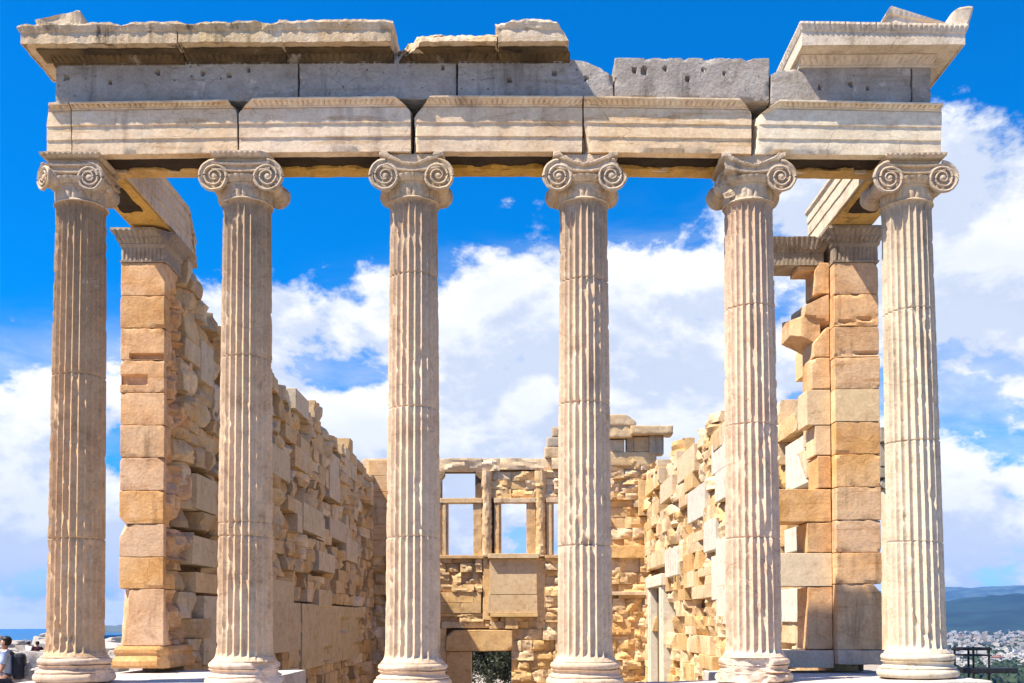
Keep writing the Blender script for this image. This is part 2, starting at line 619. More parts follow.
# ================================================================== large structure: ground, sea, hills
def terrain_h(x, y):
    """rocky plateau, steep sides, plain, then down to the sea on the left"""
    dx = np.maximum(np.maximum(x - 15.0, -62.0 - x), 0)
    dy = np.maximum(np.maximum(y - 78.0, -60.0 - y), 0)
    d = np.hypot(dx, dy)
    q = np.stack([x, y, 0 * x], 1)
    plat = -1.35 + 0.35 * fbm(q * 0.07, 3) + 0.12 * fbm(q * 0.4, 2)
    near = np.exp(-((x / 9.0) ** 4 + ((y - 14) / 27.0) ** 4))
    plat = plat * (1 - near) + near * -2.6
    fr = np.clip((-1.0 - y) / 1.5, 0, 1) * near
    plat = plat * (1 - fr) + fr * -0.95
    s = np.clip(d / 70.0, 0, 1)
    s = s * s * (3 - 2 * s)
    r = np.hypot(x, y)
    far = -95.0 + 14 * fbm(q * 0.0011 + 5, 3) * np.clip((r - 150) / 600, 0, 1)
    coast = np.clip((r - 4200 - 900 * fbm(q * 0.0004, 2)) / 3200, 0, 1) * np.clip((-x / np.maximum(r, 1) - 0.15) / 0.16, 0, 1)
    far = far - 85 * coast
    return plat * (1 - s) + far * s


def build_terrain():
    rr = np.concatenate([np.linspace(0.5, 40, 80), 40 * np.geomspace(1.03, 600, 130)])
    ta = np.concatenate([np.linspace(-0.75, 0.75, 220), np.linspace(0.75, 2 * np.pi - 0.75, 90)[1:-1]])
    A, Rr = np.meshgrid(ta, rr, indexing='ij')
    X, Y = (np.sin(A) * Rr).ravel(), (np.cos(A) * Rr).ravel() - 0.0
    Z = terrain_h(X, Y)
    mb = MB()
    mb.add(np.stack([X, Y, Z], 1), [grid_faces(len(ta), len(rr), wrap=True)[:, ::-1]])
    m = bpy.data.materials.new("ground_rock_and_plain")
    m.use_nodes = True
    t = NT(m.node_tree)
    bs = t.n['Principled BSDF']
    ge = t.node('ShaderNodeNewGeometry')
    P = ge.outputs['Position']
    n1, n2 = t.noise(P, 0.35, 8, 0.65), t.noise(P, 3.0, 6, 0.65)
    rock = t.mix(t.ramp(n1, 0.35, 0.65), (0.40, 0.34, 0.27), (0.31, 0.26, 0.20))
    rock = t.mix(t.ramp(n2, 0.5, 0.75, 0, 0.6), rock, (0.20, 0.17, 0.14))
    nf = t.noise(P, 0.004, 6, 0.6)
    plain = t.mix(t.ramp(nf, 0.42, 0.58), (0.30, 0.28, 0.25), (0.07, 0.09, 0.05))
    sp = t.node('ShaderNodeSeparateXYZ')
    t.l.new(P, sp.inputs[0])
    col = t.mix(t.ramp(sp.outputs[2], -12, -40), rock, plain)
    t.set(bs.inputs['Base Color'], col)
    bs.inputs['Roughness'].default_value = 0.95
    bp = t.node('ShaderNodeBump')
    bp.inputs['Distance'].default_value = 0.05
    t.set(bp.inputs['Height'], n2)
    t.l.new(bp.outputs[0], bs.inputs['Normal'])
    tag(mb.build("ground", m, smooth=True, angle=None), kind='structure')

    # sea
    mb = MB()
    aa = np.linspace(-1.3, 0.2, 60)
    rs = np.geomspace(2500, 21500, 30)
    A, Rr = np.meshgrid(aa, rs, indexing='ij')
    mb.add(np.stack([np.sin(A) * Rr, np.cos(A) * Rr, np.full(A.shape, -155.0)], -1).reshape(-1, 3), [grid_faces(60, 30)[:, ::-1]])
    m = bpy.data.materials.new("sea_water")
    m.use_nodes = True
    t = NT(m.node_tree)
    bs = t.n['Principled BSDF']
    ge = t.node('ShaderNodeNewGeometry')
    nz = t.noise(t.mapping(ge.outputs['Position'], scale=(0.004, 0.0012, 0.004)), 1.0, 5, 0.6)
    t.set(bs.inputs['Base Color'], t.mix(t.ramp(nz, 0.35, 0.65), (0.010, 0.10, 0.22), (0.014, 0.14, 0.28)))
    bs.inputs['Roughness'].default_value = 0.35
    bs.inputs['Specular IOR Level'].default_value = 0.2
    tag(mb.build("sea", m), kind='structure')

    # hills beyond the city
    def hills(name, r0, r1, a0, a1, fn, colr):
        aa = np.linspace(a0, a1, 200)
        rs = np.linspace(r0, r1, 40)
        A, Rr = np.meshgrid(aa, rs, indexing='ij')
        X, Y = np.sin(A) * Rr, np.cos(A) * Rr
        q = np.stack([X.ravel(), Y.ravel(), 0 * X.ravel()], 1)
        u = (Rr - r0) / (r1 - r0)
        Z = -100 + fn(A, u) + (70 * np.sin(np.pi * u) * fbm(q * 0.0011, 5, 0.55).reshape(A.shape))
        mb = MB()
        mb.add(np.stack([X, Y, Z], -1).reshape(-1, 3), [grid_faces(200, 40)[:, ::-1]])
        m = bpy.data.materials.new(name + "_woods")
        m.use_nodes = True
        t = NT(m.node_tree)
        bs = t.n['Principled BSDF']
        ge = t.node('ShaderNodeNewGeometry')
        n = t.noise(ge.outputs['Position'], 0.0022, 9, 0.68)
        t.set(bs.inputs['Base Color'], t.mix(t.ramp(n, 0.42, 0.60), colr, tuple(c * 2.2 for c in colr)))
        bs.inputs['Roughness'].default_value = 1.0
        tag(mb.build(name, m, smooth=True, angle=None), kind='structure')
    hills("hills", 6500, 11500, 0.22, 0.95, lambda A, u: (240 * np.clip((A - 0.24) / 0.12, 0, 1) + 15 * np.sin(A * 31)) * np.sin(np.pi * u) ** 1.3, (0.006, 0.016, 0.012))
    hills("far_hills", 15000, 20000, 0.15, 1.0, lambda A, u: (560 + 40 * np.sin(A * 17)) * np.sin(np.pi * u), (0.035, 0.05, 0.04))
    hills("coast_hills", 9000, 12000, -0.42, -0.24, lambda A, u: 55 * np.clip((A + 0.42) / 0.06, 0, 1) * np.sin(np.pi * u), (0.05, 0.06, 0.04))


build_terrain()


# ================================================================== columns
# photo positions of the shaft foot and shaft head centres
COLS = [(74.5, 656.7, 80.8, 199.0), (244.2, 660.6, 247.1, 197.4), (412.7, 662.4, 414.0, 196.5),
        (585.2, 661.0, 583.5, 197.4), (754.3, 656.8, 748.5, 198.0), (918.0, 652.6, 906.6, 199.0)]
COLPOS = []
for a, b, c, d in COLS:
    x0, z0 = atY(a, b, -0.02)
    x1, _ = atY(c, d, -0.02)
    z1 = atY(c, d, -0.31)[1]
    COLPOS.append((x0, z0, x1, z1))

JOINTS = [(0.26, 0.62), (0.30, 0.66, 0.27), (0.27, 0.55, 0.84), (0.25, 0.56, 0.83), (0.26, 0.51, 0.77), (0.245, 0.47, 0.76)]


def make_shaft(k, H, parent, mat):
    rng = np.random.RandomState(100 + k)
    NF, SP = 24, 10
    nth = NF * SP
    z = set(np.linspace(0, H, 190))
    jz = [j * H for j in JOINTS[k]]
    for j in jz:
        for e in (-.025, -.012, -.007, -.003, 0, .003, .007, .012, .025):
            z.add(j + e)
    for e in np.linspace(0, 0.16, 10):
        z.add(e)
        z.add(H - e)
    z = np.array(sorted(z))
    th = (np.arange(nth) / nth) * 2 * np.pi + rng.uniform(0, .26)
    TH, Z = np.meshgrid(th, z, indexing='ij')
    u = Z / H
    r0, r1 = 0.345, 0.297
    Rr = r0 + (r1 - r0) * (0.75 * u + 0.25 * u ** 2.4)
    Rr = Rr + 0.055 * np.exp(-Z / 0.045) + 0.020 * np.exp(-(H - Z) / 0.03)
    ph = (np.arange(nth) % SP) / SP
    w = np.abs(ph - 0.5) * 2
    prof = np.where(w < 0.84, np.sqrt(np.clip(1 - (w / 0.84) ** 2, 0, 1)), 0)[:, None]
    head = np.clip((H - 0.015 - Z) / 0.05, 0, 1)
    foot = np.clip((Z - 0.05) / 0.06, 0, 1)
    mask = np.sqrt(1 - (1 - head) ** 2) * np.sqrt(1 - (1 - foot) ** 2)
    fl = 0.045 * (Rr / 0.34) * prof * mask
    X0, Y0 = np.cos(TH), np.sin(TH)
    q = np.stack([X0 * Rr * 1.0, Y0 * Rr, Z], -1).reshape(-1, 3)
    s = k * 13.7
    n_lo = fbm(q * np.array([2.2, 2.2, 1.3]) + s, 3).reshape(Z.shape)
    n_hi = fbm(q * np.array([16, 16, 7]) + s, 3).reshape(Z.shape)
    n_md = fbm(q * np.array([6, 6, 4]) + s + 9, 3).reshape(Z.shape)
    wear = np.clip(n_md * 0.9 + n_lo * 0.7 + n_hi * 1.3 - (0.42 if k == 5 else 0.26), 0, 1)       # broken arrises
    ar = (1 - prof) * np.ones_like(Z)
    rad = Rr - fl
    rad = rad - ar * wear * 0.036 - (0.004 + 0.009 * ar) * np.clip(n_hi, 0, 1) + 0.002 * n_lo
    deep = np.clip(n_lo - 0.52, 0, 1) * 0.06
    rad = rad - deep * (1 + 0.5 * n_hi)
    tilt = 0
    for i, j in enumerate(jz):
        e = Z - j - 0.012 * np.sin(TH + i * 2 + k) * (1.0 if k == 5 else 0.3)
        chip = np.clip(fbm(q * 5 + i * 5 + s, 2).reshape(Z.shape) * 1.5 - .1, 0, 1)
        rad = rad - (0.016 * np.exp(-(e / 0.007) ** 2)) - chip * 0.028 * np.exp(-(e / 0.045) ** 2)
    if k == 3:                                            # wedge-shaped patch missing at the joint
        e = np.exp(-((Z - 0.255 * H) / 0.05) ** 2) * np.exp(-((TH - 4.75) / 0.28) ** 2)
        rad = rad - 0.035 * (e > 0.45)
    if k in (0, 5):                                       # curved scar near the foot
        a0 = 4.55 if k == 5 else 4.62
        e = (Z - 0.22 - 1.1 * (TH - a0 - .2) ** 2)
        rad = rad - 0.03 * np.exp(-(e / 0.03) ** 2) * (np.abs(TH - a0) < 0.38)
    X, Y = X0 * rad, Y0 * rad
    mb = MB()
    V = np.stack([X, Y, Z], -1).reshape(-1, 3)
    mb.add(V, [grid_faces(nth, len(z), wrap=True)])
    return mb


def volute_spiral(mb, cx, cz, y, r, sgn, front, turns=2.6, tint=(1, 1, 1)):
    """raised spiral fillet on the face of a scroll"""
    t = np.linspace(0, 1, 110)
    ang = np.pi / 2 - sgn * t * turns * 2 * np.pi        # starts at the top, winds outwards first
    rr = r * (1 - t) ** 1.05 * 0.93 + 0.035
    ox = cx - 0 * t
    pts = np.stack([cx - np.cos(ang) * rr * 1.0, np.full_like(t, y), cz + np.sin(ang) * rr], 1)
    pts[:, 1] += front * 0.03 * t * 0.6
    tube(mb, pts, 0.0155 * (1 - t) + 0.008, 6, tint)


def scroll(mb, cx, cz, r, half, sgn, seed):
    """bolster between two spiral faces, axis along y"""
    ys = np.linspace(-half, half, 34)
    v = np.abs(ys) / half
    prof = r * (0.62 + 0.33 * v ** 2.2) + r * 0.03 * np.cos(ys / half * 9 * np.pi) * (v < .75)
    p = [(0.001, -half)] + [(r * 0.80, -half + 0.022), (r * 0.84, -half), (r * 0.98, -half), (r * 1.0, -half + .02)] + [(a, b) for a, b in zip(prof[2:-2], ys[2:-2])] + \
        [(r * 1.0, half - .02), (r * 0.98, half), (r * 0.84, half), (r * 0.80, half - 0.022), (0.001, half)]
    p[0] = (0.001, -half + 0.022)
    p[-1] = (0.001, half - 0.022)
    lathe(mb, p, 40, (cx, cz), axis='y')
    v = mb.verts()
    k = 1 - 0.16 * np.clip(v[:, 1] / half + .3, 0, 1)
    v[:, 0], v[:, 2] = cx + (v[:, 0] - cx) * k, cz + (v[:, 2] - cz) * k
    mb.V = [v]
    for fr in (-1,):
        yy = fr * (half - 0.008)
        volute_spiral(mb, cx, cz, yy, r, sgn, fr)
        lathe(mb, [(0.001, yy - fr * 0.02), (0.042, yy - fr * 0.02), (0.042, yy + fr * 0.006), (0.030, yy + fr * 0.016), (0.001, yy + fr * 0.02)], 16, (cx, cz), axis='y')


def make_capital(k, z0, z1, parent, loc):
    """necking + echinus + canalis cushion, two scrolls, abacus; z0 shaft head, z1 architrave bed (local)"""
    rng = np.random.RandomState(40 + k)
    H = z1 - z0
    zc = z1 - 0.305                                       # eye height
    r = 0.176
    broken = k in (2, 3, 4)
    mb = MB()
    # necking with palmette band
    nz = np.linspace(0, 1, 14)
    seg = 160
    th = np.linspace(0, 2 * np.pi, seg, endpoint=False)
    prof = [(0.312, z0 - 0.012), (0.325, z0), (0.312, z0 + 0.014), (0.300, z0 + 0.02)]
    prof += [(0.298 + 0.012 * t ** 2, z0 + 0.02 + t * 0.16) for t in np.linspace(0.05, 1, 10)]
    prof += [(0.325, z0 + 0.185), (0.322, z0 + 0.20), (0.335, z0 + 0.205), (0.365, z0 + 0.245), (0.375, z0 + 0.275), (0.33, z0 + 0.29), (0.2, z0 + 0.295)]
    prof = np.array(prof)
    X = np.outer(np.cos(th), prof[:, 0])
    Y = np.outer(np.sin(th), prof[:, 0])
    Z = np.tile(prof[:, 1], (seg, 1))
    lf = (np.abs(np.sin(th * 12)) ** 0.5)[:, None]
    band = np.exp(-((prof[:, 1] - z0 - 0.09) / 0.055) ** 4)[None]
    eggs = np.exp(-((prof[:, 1] - z0 - 0.245) / 0.03) ** 4)[None]
    dr = 1 + 0.075 * (lf - .5) * band + 0.07 * (np.abs(np.sin(th * 14))[:, None] ** .6 - .6) * eggs
    P = np.stack([X * dr, Y * dr, Z], -1).reshape(-1, 3)
    mb.add(P, [grid_faces(seg, len(prof), wrap=True)])
    # cushion with sagging channel between the scrolls
    xs = np.linspace(-0.36, 0.36, 41)
    u = xs / 0.36
    bot = zc + 0.075 + 0.035 * u ** 2 - 0.03
    top = np.full_like(xs, z1 - 0.055)
    if broken:
        top = z1 - 0.055 + 0.05 * np.abs(u) ** 3 - 0.085 * np.exp(-(u / 0.55) ** 2) + 0.006 * rng.normal(size=41)
    else:
        top = zc + r * 0.93 - 0.018 * (1 - u ** 2) + 0.02
    ys = [-0.335, -0.315, -0.315, -0.335]
    # front/back profile: fillet, recessed channel, fillet
    rows = []
    for fr in (-1, 1):
        for t, yy in ((0.0, 0.318), (0.12, 0.345), (0.26, 0.345), (0.32, 0.318), (0.70, 0.314), (0.76, 0.345), (0.92, 0.350), (1.0, 0.335)):
            tt = t if fr < 0 else 1 - t
            rows.append(np.stack([xs, np.full_like(xs, fr * yy), bot + (top - bot) * tt], 1))
    P = np.stack(rows, 1)
    V = P.reshape(-1, 3)
    n = P.shape[1]
    f = grid_faces(41, n)
    i = np.arange(40)
    closef = np.stack([i * n + n - 1, (i + 1) * n + n - 1, (i + 1) * n, i * n], 1)
    mb.add(V, [f[:, ::-1], closef[:, ::-1]])
    # core block under the abacus, set back (what shows where the channel has broken away)
    rbox(mb, (-0.31, -0.28, zc), (0.31, 0.30, z1 - (0.004 if broken else 0.05)), 0.02, 0.06, amp=0.02 if broken else 0.004, freq=6, seed=k)
    mb.roughen(0.006 if broken else 0.003, 9, k, 3)
    cap = mb.build("capital", M_CAP, parent, angle=40)
    cap.location = loc
    for sg in (-1, 1):
        m2 = MB()
        cx = sg * 0.325
        rr_ = r
        if k == 0:
            cx, rr_ = (-0.27, 0.145) if sg < 0 else (0.235, 0.15)
        scroll(m2, cx, zc, rr_, 0.335, -sg, k)
        if k == 0 and sg < 0:                             # corner scroll turned out on the diagonal
            a = R(-42)
            ca, sa = math.cos(a), math.sin(a)

            def rot(v):
                w = v - np.array([-0.30, -0.30, 0])
                return np.stack([-0.30 + ca * w[:, 0] - sa * w[:, 1] - 0.02, -0.30 + sa * w[:, 0] + ca * w[:, 1], w[:, 2]], 1)
            m2.V = [np.concatenate(m2.V)]
            m2.move(lambda v: np.stack([v[:, 0], np.where(v[:, 1] > 0, v[:, 1] * 0.35, v[:, 1]), v[:, 2]], 1))
            m2.move(rot)
        if k == 4 and sg < 0:                             # left scroll of this capital is broken away at the front
            m2.cut((-0.45, -1.0, 0.1), (cx, -0.16, zc), 0.05, 5)
            m2.cut((-1, -0.2, -0.6), (cx - 0.09, -0.2, zc - 0.05), 0.03, 6)
        if k == 3 and sg > 0:
            m2.cut((1, -0.15, 0.75), (cx + 0.12, -0.3, zc + 0.10), 0.03, 7)
        m2.roughen(0.012, 9, k * 2 + sg, 4)
        v = m2.build("volute", M_CAP, cap, angle=40)
    if not broken:
        m3 = MB()
        w = 0.335
        ring_mould(m3, (-w, w, -0.345, 0.345), [(-.02, z1 - 0.062, 0), (0.0, z1 - 0.058, 0.012), (0.028, z1 - 0.03, 0.026), (0.034, z1 - 0.014, 0.0), (0.034, z1 - 0.003, 0)], 0.06, 0.009)
        if k == 1:
            m3.cut((1, -1, 0), (0.33, -0.30, z1), 0.02)
        m3.roughen(0.004, 10, k)
        m3.build("abacus", M_CAP, cap)
    else:
        m3 = MB()
        for sg in (-1, 1):                                # only the horns of the abacus remain
            rbox(m3, (sg * 0.20, -0.35, z1 - 0.062), (sg * 0.40, 0.36, z1 - 0.004), 0.012, 0.04, amp=0.02, freq=7, seed=k * 3 + sg, cuts=[((-sg, -0.3, 0.9), 0.55)])
        m3.build("abacus", M_CAP, cap)
    return cap


COL_LABELS = ["brown weathered fluted column at the left corner of the porch",
              "fluted column second from the left, with a complete square abacus over its scrolls",
              "fluted column third from the left, its capital sagging and broken under a wide joint",
              "fluted column fourth from the left, with a notched patch low on its shaft",
              "fluted column fifth from the left, with its left scroll broken off and a crumbled base",
              "paler smoother fluted column at the right corner of the porch, by the distant city"]
SHAFT_COL = [((0.62, 0.43, 0.27), (0.54, 0.35, 0.21), 0.9, (2.2, 6.8, 0.8)), ((0.71, 0.53, 0.36), (0.64, 0.445, 0.28), 0.65, (3.3, 6.8, 0.8)),
             ((0.72, 0.55, 0.38), (0.66, 0.475, 0.31), 0.6, (3.4, 6.8, 0.78)), ((0.71, 0.525, 0.36), (0.65, 0.455, 0.295), 0.6, (3.5, 6.8, 0.78)),
             ((0.71, 0.535, 0.375), (0.65, 0.455, 0.31), 0.6, (3.7, 6.9, 0.75)), ((0.68, 0.565, 0.43), (0.62, 0.50, 0.365), 0.65, (4.0, 7.0, 0.75))]
ARCH_BED = [152.8, 151.6, 151.0, 151.4, 152.4, 153.6]      # underside of the architrave above each column


def build_column(k):
    x0, z0, x1, z1 = COLPOS[k]
    o = empty("ionic_column", (x0, 0, z0 - 0.31), COL_LABELS[k], "column", "columns of the porch")
    H = z1 - z0
    a, b, st, pat = SHAFT_COL[k]
    ms = stone_mat("shaft_marble", a, b, stain=(0.20, 0.135, 0.085), stain_amt=st, patina=(pat[0] - 0.3, pat[1] - 0.3, pat[2]), veins=0.12, white=0.3, bump=0.4)
    sh = make_shaft(k, H, o, ms)
    lean = (x1 - x0) / H
    sh.move(lambda v: np.stack([v[:, 0] + v[:, 2] * lean, v[:, 1], v[:, 2]], 1))
    s = sh.build("shaft", ms, o, angle=50)
    s.location = (0, 0, 0.31)
    # attic base: torus, scotia, torus
    def torus(r, za, zb, n=9):
        t = np.linspace(-np.pi / 2, np.pi / 2, n)
        h = (zb - za) / 2
        return [(r - h + h * math.cos(q), (za + zb) / 2 + h * math.sin(q)) for q in t]
    prof = [(0.02, 0.0)] + torus(0.485, 0.004, 0.115) + [(0.452, 0.12), (0.452, 0.135)]
    prof += [(0.405 + 0.045 * (abs(t - 0.55) / 0.55) ** 2, 0.135 + 0.075 * t) for t in np.linspace(0.05, 1, 8)]
    prof += [(0.425, 0.212)] + [(r_, z_) for r_, z_ in torus(0.437, 0.215, 0.30)] + [(0.40, 0.302), (0.395, 0.318), (0.02, 0.318)]
    pr = np.array(prof)
    den = [pr[0]]
    for p, q in zip(pr[:-1], pr[1:]):
        m = max(1, int(np.hypot(*(q - p)) / 0.03))
        for j in range(1, m + 1):
            den.append(p + (q - p) * j / m)
    mb = MB()
    lathe(mb, den, 120)
    mb.roughen(0.010 if k != 5 else 0.004, 4.0, 3 + k, 4)
    if k == 0:
        mb.cut((1, -0.35, 0.1), (0.43, -0.1, 0.05), 0.05, 5)
    if k == 4:
        v = mb.verts()
        m = (v[:, 2] < 0.13) & (v[:, 1] < 0)
        n = fbm(v * 5 + 2, 3)
        v[m, 1] += 0.10 * np.clip(n[m] + .25, 0, 1)
        mb.cut((-0.3, -1, 0), (0.1, -0.40, 0.05), 0.06, 6)
        mb.cut((-1, -.5, 0.0), (-0.40, -0.1, 0.06), 0.05, 6)
    if k == 1:
        mb.cut((1, -0.6, 0.5), (0.40, -0.15, 0.08), 0.04, 6)
    mb.build("base", M_BASE if k != 5 else M_ARCH_NEW, o, angle=40)
    zb = atY(COLS[k][2], ARCH_BED[k], -0.32)[1]
    make_capital(k, H + 0.31, zb - (z0 - 0.31) - 0.006, o, (x1 - x0, 0, 0))


for k in range(6):
    build_column(k)


# ================================================================== entablature
YF = -0.32                                                # plane of the architrave's lowest fascia


def lin(x0, z0, x1, z1):
    return lambda x: z0 + (np.asarray(x) - x0) * (z1 - z0) / (x1 - x0)


def architrave(px0, px1, ytop0, ytop1, ybed0, ybed1, mat, label, cuts=(), seed=0, worn=0.006, ybk=0.34):
    xa, ztA = atY(px0, ytop0, YF - .05)
    xb, ztB = atY(px1, ytop1, YF - .05)
    xa, zbA = atY(px0, ybed0, YF)
    xb, zbB = atY(px1, ybed1, YF)
    Hn = (ztA + ztB - zbA - zbB) / 2
    o = empty("architrave_block", ((xa + xb) / 2, 0, (zbA + zbB) / 2), label, "architrave block", "architrave blocks across the porch")
    org = np.array(o.location)
    L = xb - xa
    g = 0.004
    rng = np.random.RandomState(seed)

    def warp(v):
        zb = zbA + (v[:, 0] - xa) / L * (zbB - zbA)
        zt = ztA + (v[:, 0] - xa) / L * (ztB - ztA)
        return np.stack([v[:, 0], v[:, 1], zb + v[:, 2] / Hn * (zt - zb)], 1) - org
    # three fasciae, each leaning a little further out
    h1, h2, h3, h4 = 0.185, 0.35, 0.53, Hn
    nx = int(L / 0.05)
    xs = np.linspace(xa + g, xb - g, nx)
    prof = [(ybk, 0.0), (0.06, 0.0), (0.05, 0.03), (-0.05, 0.03), (-0.06, 0.0), (YF, 0.0)]
    dense = []
    P = [(ybk, h3), (ybk, 0.0), (0.20, 0.0), (0.19, 0.24), (-0.17, 0.24), (-0.18, 0.0), (YF, 0.0), (YF, h1 - .004), (YF - 0.014, h1), (YF - 0.014, h2 - .004), (YF - 0.028, h2), (YF - 0.028, h3), (YF - 0.01, h3 + .02), (ybk, h3 + 0.02)]
    for p, q in zip(P[:-1], P[1:]):
        m = max(1, int(math.hypot(q[0] - p[0], q[1] - p[1]) / 0.06))
        for j in range(m):
            dense.append((p[0] + (q[0] - p[0]) * j / m, p[1] + (q[1] - p[1]) * j / m))
    dense.append(P[-1])
    dense = np.array(dense)
    V = np.stack([np.repeat(xs, len(dense)), np.tile(dense[:, 0], nx), np.tile(dense[:, 1], nx)], 1)
    mb = MB()
    m = len(dense)
    ends = np.array([[xa + g, 0, h3 * .5], [xb - g, 0, h3 * .5]])
    i = np.arange(m)
    j = (i + 1) % m
    mb.add(np.concatenate([V, ends]), [grid_faces(nx, m), np.stack([j, i, np.full(m, nx * m)], 1),
                                       np.stack([(nx - 1) * m + i, (nx - 1) * m + j, np.full(m, nx * m + 1)], 1)])
    # broken lower edge
    v = mb.verts()
    e = np.clip(fbm(v * np.array([3.0, 3, 3]) + seed * 5.1, 4) - 0.05, 0, 1)
    front = np.exp(-((v[:, 1] - YF) / 0.08) ** 2) * np.exp(-(v[:, 2] / 0.03) ** 2)
    v = v + np.stack([0 * e, 0.10 * e * front, 0.05 * e * front], 1)
    mb.V = [v]
    for n, pt in cuts:
        mb.cut(n, pt if not callable(pt) else pt(xa, xb), 0.015, 5)
    mb.roughen(worn, 5, seed, 4)
    mb.move(warp)
    body = mb.build("fascia", mat, o, angle=30)
    cr = MB()  # added dark slab in the recess: gap shade and soot painted as its colour
    rbox(cr, (xa + .02, -0.176, 0.025), (xb - .02, 0.185, 0.10), .01, .04, amp=.045, freq=3.5, seed=seed, nmax=60, octs=4)
    cr.move(warp)
    cr.build("gap_shade_fill", M_CRUST_SHADE, o)
    # crowning moulding with bead and egg ornament
    mc = MB()
    ring_mould(mc, (xa + g, xb - g, YF - 0.02, ybk - 0.06),
               [(-0.02, h3 + 0.012, 0), (0.012, h3 + 0.016, 0.006), (0.016, h3 + 0.028, 0.006), (0.010, h3 + 0.034, 0), (0.02, h3 + 0.040, 0.012), (0.042, h3 + 0.064, 0.050),
                (0.055, h3 + 0.083, 0.040), (0.066, h3 + 0.090, 0), (0.066, h4 - 0.03, 0), (0.075, h4 - 0.02, 0), (0.075, h4 - 0.003, 0)], 0.062, 0.0075, caps=(True, True))
    mc.move(lambda v: np.stack([np.clip(v[:, 0], xa + g, xb - g), v[:, 1], v[:, 2]], 1))
    for n, pt in cuts:
        mc.cut(n, pt if not callable(pt) else pt(xa, xb), 0.012, 6)
    mc.roughen(worn * 0.8, 6, seed + 50, 3)
    mc.move(warp)
    mc.build("crown_moulding", mat, o, angle=30)
    return o


HN = 0.66
A_CUT_R = ((0.75, -0.25, 0.62), lambda xa, xb: (xb - 0.10, YF, HN - 0.10))
A_CUT_L = ((-0.75, -0.25, 0.62), lambda xa, xb: (xa + 0.10, YF, HN - 0.10))
A_CUT_LB = ((-0.85, -0.5, 0.15), lambda xa, xb: (xa + 0.03, YF, 0.2))
architrave(46.5, 71.5, 105, 104, 155.5, 155, M_ARCH, "short corner architrave block at the left end over the brown corner column", [((-.6, -.2, .1), lambda xa, xb: (xa, YF, .4))], 1, 0.008)
architrave(72, 237.5, 103.5, 101, 155, 152.6, M_ARCH, "tan architrave block between the left corner column and the second column", [((0.8, -0.2, 0.6), lambda xa, xb: (xb - 0.06, YF, HN - 0.08))], 2)
architrave(239, 411, 99.5, 97.5, 152.5, 151.4, M_ARCH, "architrave block with both upper corners broken, between second and third columns",
           [((0.62, -0.2, 0.76), lambda xa, xb: (xb - 0.12, YF, HN - 0.06)), ((-0.66, -0.2, 0.75), lambda xa, xb: (xa + 0.12, YF, HN - 0.06))], 3)
architrave(412.6, 582.5, 97, 97.5, 151.2, 151.6, M_ARCH, "architrave block over the two middle columns, its left end chipped beside a gap",
           [((-0.75, -0.35, 0.55), lambda xa, xb: (xa + 0.11, YF, HN - 0.12)), ((-0.8, -0.6, -0.1), lambda xa, xb: (xa + 0.05, YF, 0.1))], 4)
architrave(583.5, 751.5, 97.5, 100, 151.8, 153.8, M_ARCH, "pale architrave block between the fourth and fifth columns, left end chipped low",
           [((0.7, -0.2, 0.62), lambda xa, xb: (xb - 0.07, YF, HN - 0.08)), ((-0.75, -0.65, -0.25), lambda xa, xb: (xa + 0.07, YF, 0.12))], 5)
architrave(753.5, 941.5, 100.5, 104.5, 153.8, 155.5, M_ARCH_NEW, "pale architrave block at the right end over the right corner column",
           [((-0.62, -0.25, 0.76), lambda xa, xb: (xa + 0.17, YF, HN - 0.12)), ((-0.8, -0.6, 0.05), lambda xa, xb: (xa + 0.05, YF, 0.2))], 6)

# frieze of grey limestone
YZ = -0.29


def frieze(px0, px1, pt0, pt1, pb0, pb1, label, cuts=(), seed=0, pits=(), nudge=0.0, mat=None):
    xa, ztA = atY(px0, pt0, YZ)
    xb, ztB = atY(px1, pt1, YZ)
    _, zbA = atY(px0, pb0, YZ)
    _, zbB = atY(px1, pb1, YZ)
    zlo = min(zbA, zbB)
    hi = max(ztA, ztB)
    c = np.array([(xa + xb) / 2, 0, zlo])
    mb = MB()
    rbox(mb, (xa + .003, YZ + nudge, zlo), (xb - .003, 0.30 - nudge, hi), 0.012, 0.022, nmax=130)
    v = mb.verts()
    zt = ztA + (v[:, 0] - xa) / (xb - xa) * (ztB - ztA)
    zb = zbA + (v[:, 0] - xa) / (xb - xa) * (zbB - zbA)
    v[:, 2] = zb + (v[:, 2] - zlo) / (hi - zlo) * (zt - zb)
    for px, py, rr in pits:
        hx, hz = atY(px, py, YZ)
        d = np.hypot(v[:, 0] - hx, (v[:, 2] - hz) * 0.7) / 0.62
        v[:, 1] += np.where((d < rr) & (v[:, 1] < 0), 0.06, 0)
    pit = np.clip(fbm(v * 7 + seed, 3) - 0.62, 0, 1) * 0.10
    v[:, 1] += np.where(v[:, 1] < 0, pit, 0)
    mb.V = [v]
    e = np.clip(fbm(v * 5.5 + seed * 4, 4) - .02, 0, 1)
    dx = np.minimum(v[:, 0] - xa, xb - v[:, 0])
    edge = np.exp(-((zt - v[:, 2]) / .035) ** 2) + np.exp(-((v[:, 2] - zb) / .03) ** 2) + np.exp(-(dx / .035) ** 2)
    v[:, 1] += np.where(v[:, 1] < .05, e * np.minimum(edge, 1.2) * .10, 0)
    v[:, 2] -= e * np.exp(-((zt - v[:, 2]) / .05) ** 2) * .05
    mb.V = [v]
    for n, p in cuts:
        mb.cut(n, p, 0.03, 6)
    mb.roughen(0.005, 6, seed, 4)
    o = mb.build("frieze_block", mat or M_FRIEZE, None, angle=20, origin=c)
    return tag(o, label, "frieze block", "grey frieze blocks")


def P_(px, py, Y):
    x, z = atY(px, py, Y)
    return (x, Y, z)


